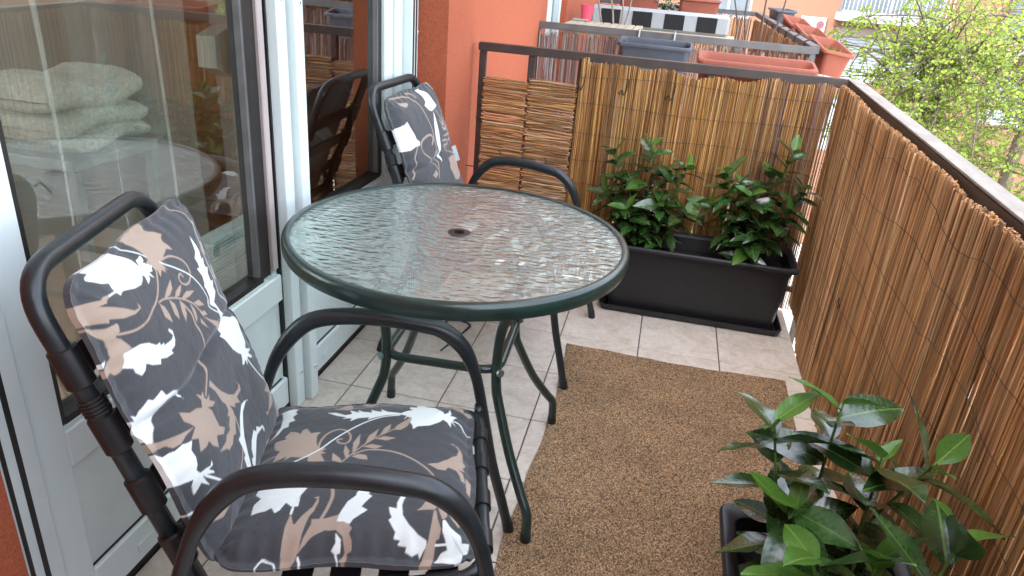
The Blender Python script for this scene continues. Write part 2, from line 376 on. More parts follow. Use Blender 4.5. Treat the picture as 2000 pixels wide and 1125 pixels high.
# ---- neighbour's floor, slabs above, street far below
mb = MB(); mb.box((-.80, 1.84, -.16), (1.0, 5.6, 0)); struct('neighbour_balcony_floor', mb, 'pale_concrete')
mb = MB(); mb.box((-.80, -3.9, 2.62), (.25, .40, 2.78)); struct('ceiling_slab', mb, 'ceiling_paint')  # unseen slab, kept narrow so more skylight reaches the balcony
mb = MB(); mb.box((-.80, 1.75, 2.62), (.25, 5.7, 2.78)); struct('neighbour_ceiling_slab', mb, 'ceiling_paint')
mb = MB(); mb.box((-150, -120, -6.9), (200, 260, -6.7)); struct('ground', mb, 'pavement')
# ---- room behind the doors
mb = MB(); mb.box((-4.2, -4.2, -.1), (-.80, 1.7, 0)); struct('room_floor', mb, 'room_wood')
mb = MB(); mb.box((-4.2, -4.2, 2.6), (-.80, 1.7, 2.7)); struct('room_ceiling', mb, 'ceiling_paint')
mb = MB(); mb.box((-3.3, -4.2, 0), (-3.2, 1.7, .5)); mb.box((-3.3, -4.2, 2.45), (-3.2, 1.7, 2.6)); mb.box((-3.3, -4.2, .5), (-3.2, -3.2, 2.45)); mb.box((-3.3, -1.6, .5), (-3.2, 1.7, 2.45)); mb.box((-4.2, -4.3, 0), (-.80, -4.2, 2.6)); mb.box((-4.2, 1.6, 0), (-.80, 1.7, 2.6)); struct('room_wall', mb, 'room_tan')  # window opening in the unseen back wall, added to let skylight in

# ---- rendered walls (orange stucco)
r = wthing('stucco_pier', 'orange rough stucco wall pier behind the far chair', 'wall', (-.70, .9, 0))
mb = MB(); mb.box((-.80, -.085, -.16), (-.575, 2.05, 2.62)); wpart(r, mb, 'wall', 'orange_stucco')
r = wthing('stucco_wall', 'orange stucco wall sliver at lower left beside the near door', 'wall', (-.73, -3.0, 0))
mb = MB(); mb.box((-.80, -3.9, -.16), (-.675, -2.075, 2.62)); wpart(r, mb, 'wall', 'orange_stucco')
mb = MB(); mb.box((-.80, -4.05, -.16), (1.02, -3.9, 2.62)); one('end_wall', mb, 'orange_stucco', 'orange stucco wall closing the balcony behind the camera', 'wall')
mb = MB(); mb.box((-3.3, -6, 2.78), (-.80, 9, 7.5)); one('upper_facade', mb, 'orange_stucco', 'orange facade of the storeys above the balcony', 'wall')  # unseen upper storeys, added to block the sun from the balconies
mb = MB(); mb.box((-3.3, 3.1, -.16), (-.60, 9, 2.78)); one('neighbour_wall', mb, 'orange_stucco', 'orange wall beside the neighbour balcony door', 'wall')
mb = MB(); mb.box((-.80, -.985+.0, 2.25), (-.70, -.085, 2.62)); mb.box((-.80, -2.075, 2.25), (-.70, -.985, 2.62)); one('shutter_box', mb, 'white_frame', 'white roller shutter box above the balcony doors', 'shutter box')

# ---- balcony doors -------------------------------------------------
def balcony_door(name, label, y0, y1, zg, yl, yr, near):
    """leaf from y0 to y1; glass from yl to yr above zg"""
    r = wthing(name, label, 'door', (-.75, (y0+y1)/2, 0))
    X = -.732
    P = lambda n_, mt, *bx: wpart(r, (lambda m_: [m_.box(*q) for q in bx] and m_)(MB()), n_, mt)
    P('stile', 'white_frame', ((-.79, y0, .02), (X, yl-.012, 2.25), .003))
    if near:
        P('stile', 'alu_pink', ((-.79, yr+.052, .475), (X-.004, yr+.078, 2.25), .003))
        P('stile', 'white_dirty', ((-.79, yr+.062, .02), (X-.014, y1, .470), .003))
    else:
        P('stile', 'white_frame', ((-.79, yr+.03, .02), (X, yr+.105, 2.25), .003))
        P('stile', 'white_frame', ((-.79, yr+.112, .02), (X+.006, y1-.06, 2.25), .003))
    P('glazing_seal', 'black_rubber', ((-.785, yl-.012, zg-.012), (X-.006, yl, 2.25)), ((-.785, yr, zg-.012), (X-.014, yr+(.050 if near else .03), 2.25)),
      ((-.785, yl, zg-.014), (X-.006, yr, zg)))
    P('glazing_bead', 'rail_slate', ((-.763, yl, zg), (X-.014, yl+.006, 2.25)), ((-.763, yr-.010, zg), (X-.014, yr, 2.25)))
    P('sill_trim', 'white_frame', ((-.785, yl-.012, zg-.022), (X-.003, yr+.02, zg-.0145)))
    # lower half: rail, recessed panel, bottom rail with a drain cap
    re = y1-.0 if near else yr+.03
    P('mid_rail', 'white_frame', ((-.79, yl-.012, zg-.105), (X, re-(.0 if near else 0), zg-.0225), .004))
    P('lower_panel', 'white_dirty', ((-.785, yl-.012, .118), (X-.012, re-.02, zg-.105)))
    P('panel_seal', 'black_rubber', ((-.785, yl-.012, .1135), (X-.009, re-.02, .1178)))
    br = P('bottom_rail', 'white_frame', ((-.79, yl-.012, .02), (X, re, .1135), .004))
    b = MB(); yc = yl+.13
    b.box((X, yc-.025, .062), (X+.004, yc+.025, .070), .001); b.box((X, yc-.025, .048), (X+.004, yc-.020, .062), .001)
    wpart(r, b, 'drain_cap', 'white_frame', parent=br)
    P('threshold', 'black_rubber', ((-.80, y0, -.004), (X-.004, y1, .02)))
    gl = MB(); gl.box((-.768, yl, zg), (-.764, yr, 2.25)); wpart(r, gl, 'glass_pane', 'window_glass')
    P('top_rail', 'white_frame', ((-.79, y0, 2.2502), (X, y1, 2.30)))
    return r
near_door = balcony_door('balcony_door', 'white balcony door with large glass pane behind the near chair', -1.962, -1.098, .478, -1.882, -1.182, True)
far_door = balcony_door('balcony_door', 'white balcony door with glass pane left of the orange pier', -.982, -.10, .565, -.975, -.345, False)
# a scuff on the near door stile
# ---- roller shutter guides (aluminium strips with screws) -----------
def guide(label, x0, x1, y0, y1, slots=(), mt='white_frame', screws=()):
    r = wthing('shutter_guide', label, 'shutter guide', ((x0+x1)/2, (y0+y1)/2, 0), 'white shutter guides beside the doors')
    b = MB(); b.box((x0, y0, .0), (x1, y1, 2.25), .002); wpart(r, b, 'rail', mt)
    for (a, c) in slots:
        b = MB(); b.box((x1-.001, a, .004), (x1+.0015, c, 2.24)); wpart(r, b, 'brush_seal', 'black_rubber')
    for (y, z) in screws:
        b = MB(); b.lathe([(0, .004), (.006, .003), (.0085, 0), (0, 0)], seg=14)
        me = b.mesh('screw'); me.materials.append(MATS['white_dirty']); o = link(bpy.data.objects.new('screw', me), r)
        o.rotation_euler = (0, math.pi/2, 0); o.location = (x1-r.location.x, y-r.location.y, z)
        b = MB(); b.lathe([(0, .0045), (.0028, .0042), (.003, 0)], seg=8); me = b.mesh('screw_recess'); me.materials.append(MATS['black_rubber']); o2 = link(bpy.data.objects.new('screw_recess', me), o)
    return r
guide('white shutter guide between the doors, near one', -.79, -.708, -1.090, -1.043, screws=((-1.062, 1.19), (-1.062, .115)))
b = MB(); b.box((-.79, -1.0975, .0), (-.735, -1.0905, 2.25)); one('door_gap_seal', b, 'black_rubber', 'black rubber seal between near door and shutter guide', 'seal')
b = MB(); b.box((-.79, -1.0425, .0), (-.722, -1.0355, 2.25)); one('guide_gap_strip', b, 'grey_plastic', 'grey strip recessed between the two shutter guides', 'strip')
guide('white shutter guide between the doors, far one', -.79, -.688, -1.035, -.990, screws=((-1.008, 1.18), (-1.008, .110)))
guide('white shutter guide against the orange pier', -.79, -.690, -.155, -.092, slots=((-.150, -.136), (-.122, -.108)), screws=((-.098, 1.05),))
guide('ribbed grey shutter guide at the left picture edge', -.79, -.70, -2.070, -1.985, slots=((-2.052, -2.044), (-2.026, -2.016)), mt='white_dirty')
b = MB(); b.box((-.79, -1.9845, .0), (-.733, -1.9625, 2.25)); one('door_gap_seal', b, 'black_rubber', 'black rubber seal left of the near door', 'seal')
# light scuff strip on the near stile is wear: small smudge geometry left out

# ---- things seen through the near door ------------------------------
def curtain(label, y0, y1, x, n=60, amp=.03, seed=1, z1=2.2):
    rnd = random.Random(seed); b = MB(); ph = [rnd.uniform(0, 6) for _ in range(3)]
    vs = []; fs = []; rows = 8
    for i in range(n+1):
        y = y0+(y1-y0)*i/n; dx = amp*(math.sin(y*38+ph[0])+.6*math.sin(y*71+ph[1])+.3*math.sin(y*19+ph[2]))
        for k in range(rows+1): vs.append((x+dx*(1-.25*k/rows), y+.012*math.sin(k*.9+i*.2), .02+(z1-.02)*k/rows))
    for i in range(n):
        for k in range(rows): a = i*(rows+1)+k; fs.append((a, a+rows+1, a+rows+2, a+1))
    b.add(vs, fs); return one('sheer_curtain', b, 'sheer', label, 'curtain', smooth=True)
curtain('white sheer curtain inside near door, at the left', -1.82, -1.17, -.92, 70, .020, 3)
curtain('narrow white sheer curtain inside near door, right of the blanket', -1.08, -1.00, -.90, 24, .010, 5)
curtain('thin white sheer curtain inside the far door', -.86, -.60, -.95, 30, .018, 8)
r = wthing('folded_blanket', 'thick folded grey fleece blanket seen through the near door', 'blanket', (-1.46, -1.0, .725))
def fold(z, h, y0, y1, d, seed):
    rnd = random.Random(seed); vs = []; fs = []; N = 28; M_ = 18
    for i in range(N+1):
        s_ = i/N; y = y0+(y1-y0)*s_
        for k in range(M_):
            a = 2*math.pi*k/M_; ca, sa = math.cos(a), math.sin(a); e_ = .55
            cx = math.copysign(abs(ca)**e_, ca); cz = math.copysign(abs(sa)**.8, sa); end = (1-(2*s_-1)**8)**.5 if 0 < s_ < 1 else .02
            vs.append((-1.46+d*cx*(.9+.1*end)+rnd.uniform(-.004, .004), y+rnd.uniform(-.004, .004), z+h*.5+h*.5*cz*end+.012*math.sin(y*23+z*40)+rnd.uniform(-.003, .003)))
    for i in range(N):
        for k in range(M_): fs.append((i*M_+k, i*M_+(k+1) % M_, (i+1)*M_+(k+1) % M_, (i+1)*M_+k))
    fs.append(tuple(range(M_))); fs.append(tuple(N*M_+k for k in range(M_)))
    return MB().add(vs, fs)
for k, (z, h, y0, y1) in enumerate([(.722, .065, -1.18, -.80), (.772, .075, -1.19, -.80), (.83, .10, -1.18, -.81)]):
    wpart(r, fold(z, h, y0, y1, .14, k), 'fold', 'fleece', True)
r = wthing('stool', 'dark metal stool under the blanket, seen through the near door', 'stool', (-1.46, -1.0, 0))
b = MB(); b.box((-1.64, -1.17, .690), (-1.30, -.82, .722), .005); wpart(r, b, 'seat', 'rail_slate')
for sx in (-1.62, -1.32):
    for sy in (-1.15, -.84): b = MB(); b.box((sx-.012, sy-.012, 0), (sx+.012, sy+.012, .69)); wpart(r, b, 'leg', 'rail_slate')
r = wthing('radiator', 'white finned convector radiator low behind the near door glass', 'radiator', (-.93, -.98, 0))
b = MB(); b.box((-1.02, -1.30, .30), (-.97, -.70, .505)); wpart(r, b, 'body', 'white_dirty')
for k in range(17): b = MB(); b.box((-.969, -1.30, .316+k*.0112), (-.958, -.70, .320+k*.0112)); wpart(r, b, 'fin', 'white_dirty')
for k in range(3): b = MB(); b.box((-1.019, -1.295+k*.297, .0), (-.975, -1.285+k*.297, .30)); wpart(r, b, 'leg', 'white_dirty')
b = MB(); v = [(-.83, -1.17, 1.095), (-.83, -1.10, 1.115), (-.83, -.985, 1.11), (-.83, -.985, .965), (-.83, -1.08, .985), (-.83, -1.172, 1.02)]
v2 = [(x-.05, y, z) for x, y, z in v]; b.add(v+v2, [(0, 1, 2, 3, 4, 5), (11, 10, 9, 8, 7, 6)]+[(i, i+6, (i+1) % 6+6, (i+1) % 6) for i in range(6)])
one('strap_winder', b, 'grey_plastic', 'grey six-sided plastic box behind the near door glass', 'box')
b = MB(); b.box((-2.3, .55, 0), (-1.7, 1.55, 1.3), .01); one('sideboard', b, 'room_wood', 'brown wooden cupboard inside the dim room', 'cupboard')

# ================================================================== RAILINGS
r = wthing('end_railing', 'dark brown steel railing at the far end of the balcony', 'railing', (.2, .29, 0))
def bar(root, a, b_, hw, hh, mt, name, up=Vector((0, 0, 1)), bev=.003):
    a, b_ = Vector(a), Vector(b_); d = (b_-a).normalized(); s_ = d.cross(up).normalized(); u_ = s_.cross(d)
    vs = []
    for P_ in (a, b_):
        for i, j in ((-1, -1), (1, -1), (1, 1), (-1, 1)): vs.append(P_+s_*hw*i+u_*hh*j)
    bm = bmesh.new(); q = [bm.verts.new(x) for x in vs]
    for f in ((0, 1, 2, 3), (7, 6, 5, 4), (0, 4, 5, 1), (1, 5, 6, 2), (2, 6, 7, 3), (3, 7, 4, 0)): bm.faces.new([q[i] for i in f])
    bmesh.ops.recalc_face_normals(bm, faces=bm.faces[:])
    bmesh.ops.bevel(bm, geom=bm.edges[:], offset=bev, segments=2, affect='EDGES')
    bm.verts.index_update(); m_ = MB(); m_.add([x.co[:] for x in bm.verts], [[x.index for x in f.verts] for f in bm.faces]); bm.free()
    return wpart(root, m_, name, mt)
bar(r, (-.548, .292, .985), (.935, .292, .985), .021, .017, 'rail_brown', 'top_rail')
for x in (-.530, -.3165, -.105, .42): bar(r, (x, .292, -.15), (x, .292, .967), .014, .014, 'rail_brown', 'post', up=Vector((0, 1, 0)))  # the post between the cane panels is added to darken their gap
bar(r, (-.516, .292, .10), (.935, .292, .10), .010, .012, 'rail_brown', 'bottom_rail')
r = wthing('side_railing', 'weathered grey handrail along the street side of the balcony', 'railing', (.96, -1.5, 0))
bar(r, (.966, .33, .946), (.926, -3.85, .840), .023, .048, 'rail_brown', 'top_rail', bev=.003)  # dark brown side: shade of the inner face put into the colour
bar(r, (.967, .332, .9972), (.927, -3.85, .8912), .0245, .003, 'rail_grey', 'rail_cap', bev=.001)
for y in (.24, -.9, -2.0, -3.1): bar(r, (.968, y, -.15), (.968, y, .93), .012, .012, 'rail_brown', 'post', up=Vector((0, 1, 0)))
bar(r, (.975, .27, .10), (.950, -3.85, .10), .012, .012, 'rail_brown', 'bottom_rail')

# ================================================================== REED MATS
def reedcol(rnd, pal):
    a = rnd.choice(pal); k = rnd.choice((rnd.uniform(.34, .78), rnd.uniform(.65, 1.2), rnd.uniform(.85, 1.4))); return tuple(min(1, c*k) for c in a)
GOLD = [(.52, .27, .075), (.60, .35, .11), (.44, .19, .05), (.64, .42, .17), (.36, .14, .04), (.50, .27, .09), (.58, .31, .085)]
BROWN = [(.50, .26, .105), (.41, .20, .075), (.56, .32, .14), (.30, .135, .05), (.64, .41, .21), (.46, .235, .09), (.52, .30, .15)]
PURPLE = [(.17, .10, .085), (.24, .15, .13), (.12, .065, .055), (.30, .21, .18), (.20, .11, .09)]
def reed(mb, a, b_, r_, col, rnd, n=5, bow=.004, side=Vector((1, 0, 0)), out=Vector((0, 1, 0))):
    a, b_ = Vector(a), Vector(b_); pts = []; p1 = rnd.uniform(-1, 1)*bow; p2 = rnd.uniform(-1, 1)*bow; tp = rnd.uniform(.75, 1.0)
    for i in range(n):
        t = i/(n-1); s_ = math.sin(math.pi*t)
        pts.append(a.lerp(b_, t) + side*(p1*s_+p2*math.sin(2*math.pi*t)*.6) + out*(bow*.6*math.sin(5*t+p1*900)))
    mb.tube(pts, [r_*(1-(1-tp)*i/(n-1)) for i in range(n)], seg=5, cap=True, col=col)
rnd = random.Random(11)
# end mat: golden upright reeds, right of the post
R_END = wthing('reed_mat', 'golden reed mat with upright canes behind the far planter', 'reed mat', (.42, .262, 0), 'upright reed screens')
mb = MB(); x = -.103
while x < .935:
    top = .964+.010*math.sin(x*9+1)+.008*math.sin(x*31)+rnd.uniform(-.006, .004)
    if x < -.07: top += .022
    if .0 < x < .10: top -= .010
    lean = rnd.uniform(-.008, .008)
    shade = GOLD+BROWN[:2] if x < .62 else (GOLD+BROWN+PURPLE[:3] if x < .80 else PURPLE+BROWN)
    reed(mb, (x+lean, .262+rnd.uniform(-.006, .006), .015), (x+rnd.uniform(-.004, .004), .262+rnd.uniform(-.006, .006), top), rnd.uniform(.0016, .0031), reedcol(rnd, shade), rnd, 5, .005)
    if rnd.random() < .75 and x < .90: reed(mb, (x+lean, .272+rnd.uniform(-.003, .003), .015), (x+rnd.uniform(-.004, .004), .270, top-.01), rnd.uniform(.0018, .003), reedcol(rnd, BROWN), rnd, 4, .004)
    x += rnd.uniform(.0013, .0027) if not (.88 < x < .93) else rnd.uniform(.003, .0070)
tag(wpart(R_END, mb, 'reeds', 'reed_gold'), kind='stuff')
for k, z in enumerate((.915, .80, .685, .57, .455, .34, .22, .10)):
    b = MB(); b.tube([(x_, .2535, z+.008*math.sin(x_*7+k*2)-.02*(x_-.4)**2) for x_ in np.linspace(-.10, .93, 40)], .0009, 4); wpart(R_END, b, 'binding_wire', 'wire_dark')
for (x_, z_) in ((-.095, .868), (.085, .868), (.275, .867)):
    b = MB(); b.tube(smooth_path([(x_-.020, .250, z_-.012), (x_-.008, .246, z_+.006), (x_, .246, z_-.014), (x_+.012, .246, z_+.016), (x_+.014, .252, z_+.05)], 4), .0022, 6); wpart(R_END, b, 'wire_tie', 'wire_dark')
# side mat along the street
TOPP = [(.30, .985), (.187, .980), (.022, .972), (-.172, .951), (-.303, .966), (-.412, .955), (-.517, .936), (-.66, .944), (-.794, .942), (-.931, .946), (-1.021, .936), (-1.08, .926), (-1.172, .910), (-1.239, .914), (-1.308, .921), (-1.351, .932), (-1.407, .930), (-1.6, .915), (-2.0, .91), (-2.6, .89), (-3.9, .86)]
ty = [-a for a, _ in TOPP]; tz = [b_ for _, b_ in TOPP]
R_SIDE = wthing('reed_mat', 'long brown reed mat sloping down the right side of the picture', 'reed mat', (.94, -1.5, 0), 'upright reed screens')
mb = MB(); y = .283
while y > -3.8:
    top = min(float(np.interp(-y, ty, tz))+.024, .984-.02536*(.33-y))+rnd.uniform(-.005, .003)
    bul = .010*math.sin(y*4.1)+.006*math.sin(y*9.7+1)
    xb = .914+.022*max(0, min(1, (y+.45)/.6))+bul*.3; lean = .020+rnd.uniform(-.012, .012)
    for lay in range(2):
        dx = rnd.uniform(-.004, .004)+lay*.006
        reed(mb, (xb+dx, y+lean+rnd.uniform(-.004, .004), (-.05+.07*max(0, min(1, (y+.25)/.3)))+rnd.uniform(0, .02)), (.929-.00957*(.33-y)-.008+min(bul, .004)*.6-abs(dx), y+rnd.uniform(-.004, .004), top-lay*rnd.uniform(0, .008)), rnd.uniform(.0018, .0032), reedcol(rnd, BROWN), rnd, 5, .005, Vector((0, 1, 0)), Vector((1, 0, 0)))
    y -= rnd.uniform(.0020, .0034) if rnd.random() > .006 else .009
tag(wpart(R_SIDE, mb, 'reeds', 'reed_side'), kind='stuff')
for k in range(7):
    b = MB(); pts = []
    for i in range(70):
        y_ = .26-i*.06; zt = float(np.interp(-y_, ty, tz)); bul = .010*math.sin(y_*4.1)+.006*math.sin(y_*9.7+1)
        z_ = (zt-.06)*(1-k/7.2)+.014*math.sin(y_*6+k*1.7); f_ = z_/max(zt, .1)
        pts.append((.914*(1-f_)+(.929-.00957*(.33-y_)-.014+min(bul, .004)*.6)*f_-.006, y_, z_))
    b.tube([(a_, b2_+rnd.uniform(-.006, .006), c_+rnd.uniform(-.006, .006)) for a_, b2_, c_ in pts], .0006, 4); wpart(R_SIDE, b, 'binding_wire', 'wire_dark')
for (y_, z_) in ((.08, .885), (-.33, .80), (-.70, .71), (-.90, .62), (-1.15, .55), (-.52, .40), (-1.35, .80)):
    b = MB(); bul = .010*math.sin(y_*4.1)
    b.tube(smooth_path([(.918+bul, y_+.012, z_+.012), (.912+bul, y_+.002, z_), (.916+bul, y_-.008, z_-.010), (.914+bul, y_-.002, z_-.022)], 3), .0026, 6); wpart(R_SIDE, b, 'wire_tie', 'wire_dark')
# two short mats with lying canes
def flat_mat(label, x0, x1, ztop, z0, y):
    R_ = wthing('cane_screen', label, 'reed mat', ((x0+x1)/2, y, z0), 'two reed panels with lying canes')
    mb = MB(); z = z0
    while z < ztop:
        for lay in range(2):
            reed(mb, (x0+rnd.uniform(-.008, .010), y+lay*.007+rnd.uniform(-.004, .004), z+rnd.uniform(-.004, .004)+.004), (x1+rnd.uniform(-.016, .006), y+lay*.007+rnd.uniform(-.004, .004), z+rnd.uniform(-.004, .004)), rnd.uniform(.0021, .0036), reedcol(rnd, GOLD[:3]+BROWN), rnd, 4, .0045, Vector((0, 0, 1)), Vector((0, 1, 0)))
        z += rnd.uniform(.0030, .0050)
    tag(wpart(R_, mb, 'reeds', 'reed_flat'), kind='stuff')
    for t in (.5,):
        xx = x0+(x1-x0)*t; b = MB(); b.tube([(xx-.008, y-.010, .555), (xx, y-.012, .550), (xx+.004, y-.012, .536), (xx+.006, y-.010, .520)], .002, 5); wpart(R_, b, 'wire_tie', 'wire_dark')
    for z_, ex in ((.69, .03), (.47, .06)):
        if x0 < -.4: b = MB(); b.tube([(x0-ex, y-.004, z_), (x0+.05, y-.003, z_+.002)], .0025, 5); wpart(R_, b, 'loose_cane', 'wire_dark')
    return R_
flat_mat('reed panel with lying canes next to the orange pier', -.512, -.321, .862, .10, .262)
flat_mat('reed panel with lying canes next to the golden mat', -.312, -.112, .872, .10, .256)

# ================================================================== RUG
rnd = random.Random(5)
def rug():
    x0, x1, y0, y1 = .052, .845, -3.3, -.392; N, M_ = 30, 90; vs = []; fs = []
    for j in range(M_+1):
        for i in range(N+1):
            s_, t = i/N, j/M_; x = x0+(x1-x0)*s_; y = y1+(y0-y1)*t
            if i == 0: x += .010*math.sin(y*5.3)+.003*math.sin(y*23)-.006
            if i == N: x += .006*math.sin(y*4.1+1)
            if j == 0: y += .006*math.sin(x*9)+.002*math.sin(x*41)
            z = .0075+.0022*math.sin(x*8+y*3)*math.sin(y*5.1)
            vs.append((x, y, z))
    for j in range(M_):
        for i in range(N): a = j*(N+1)+i; fs.append((a, a+N+1, a+N+2, a+1))
    per = [i for i in range(N+1)]+[j*(N+1)+N for j in range(1, M_+1)]+[M_*(N+1)+i for i in range(N-1, -1, -1)]+[j*(N+1) for j in range(M_-1, 0, -1)]
    k = len(vs)
    for p_ in per: vs.append((vs[p_][0], vs[p_][1], .0012))
    for q in range(len(per)): q2 = (q+1) % len(per); fs.append((per[q], per[q2], k+q2, k+q))
    return MB().add(vs, fs)
one('rug', rug(), 'rug_weave', 'brown woven sisal-look rug on the pale tiles', 'rug', loc=(.45, -1.8, 0))

# ================================================================== TABLE
TC = (-.188, -1.190)
t_ = thing('glass_table', 'round table with rippled glass top and dark green steel rim', 'table', (TC[0], TC[1], 0))
b = MB(); Rr = .4215
b.lathe([(Rr-.013, .668), (Rr-.003, .664), (Rr, .672), (Rr, .692), (Rr-.004, .699), (Rr-.010, .7015), (Rr-.019, .700), (Rr-.020, .690), (Rr-.020, .676)], seg=96, closed=True)
smooth_sharp(b.build('rim', 'green_tube', t_), 60)
b = MB(); b.lathe([(.021, .6905), (Rr-.0195, .6905), (Rr-.0195, .6955), (.021, .6955)], seg=96, closed=True); b.build('glass_top', 'table_glass', t_)
b = MB(); b.lathe([(.014, .6975), (.028, .6970), (.029, .6955), (.0205, .6950), (.0205, .680), (.014, .680)], seg=24, closed=True); smooth_sharp(b.build('umbrella_ring', 'dark_tube', t_), 50)
for k, a in enumerate((-42, 47, 137, 229)):
    ca, sa = math.cos(math.radians(a)), math.sin(math.radians(a))
    pr = [(.374, .002), (.372, .055), (.366, .088), (.335, .128), (.276, .211), (.217, .322), (.203, .360), (.198, .42), (.203, .49), (.218, .545), (.26, .60), (.33, .645), (.395, .672)]
    b = MB(); b.tube(smooth_path([(ca*q, sa*q, z) for q, z in pr], 4), .0125, 12); leg = b.build('leg', 'green_tube', t_, True)
    b = MB(); b.tube([(ca*.3741, sa*.3741, 0), (ca*.373, sa*.373, .028)], .0138, 12); smooth_sharp(b.build('foot_cap', 'strap_black', leg), 40)
    b = MB(); b.tube([(ca*.176, sa*.176, .405), (ca*.217, sa*.217, .405)], .0065, 8); b.tube([(ca*.212, sa*.212, .405), (ca*.219, sa*.219, .405)], .010, 8); smooth_sharp(b.build('bolt', 'bolt_metal', leg), 40)
sq = [(math.cos(math.radians(a))*.205, math.sin(math.radians(a))*.205, .405) for a in (-42, 47, 137, 229)]
b = MB(); b.tube(fillet(sq, .055, 8, True), .0115, 10, closed=True); b.build('stretcher', 'green_tube', t_, True)

# bent thin wire lying under the table
b = MB(); b.tube(fillet([(-.40, -.60, .004), (-.345, -.36, .004), (-.44, -.33, .004), (-.475, -.47, .004), (-.42, -.50, .004)], .03, 5), .0035, 8)
one('bent_wire', b, 'dark_tube', 'thin black bent wire hoop on the tiles under the table', 'wire', smooth=True)

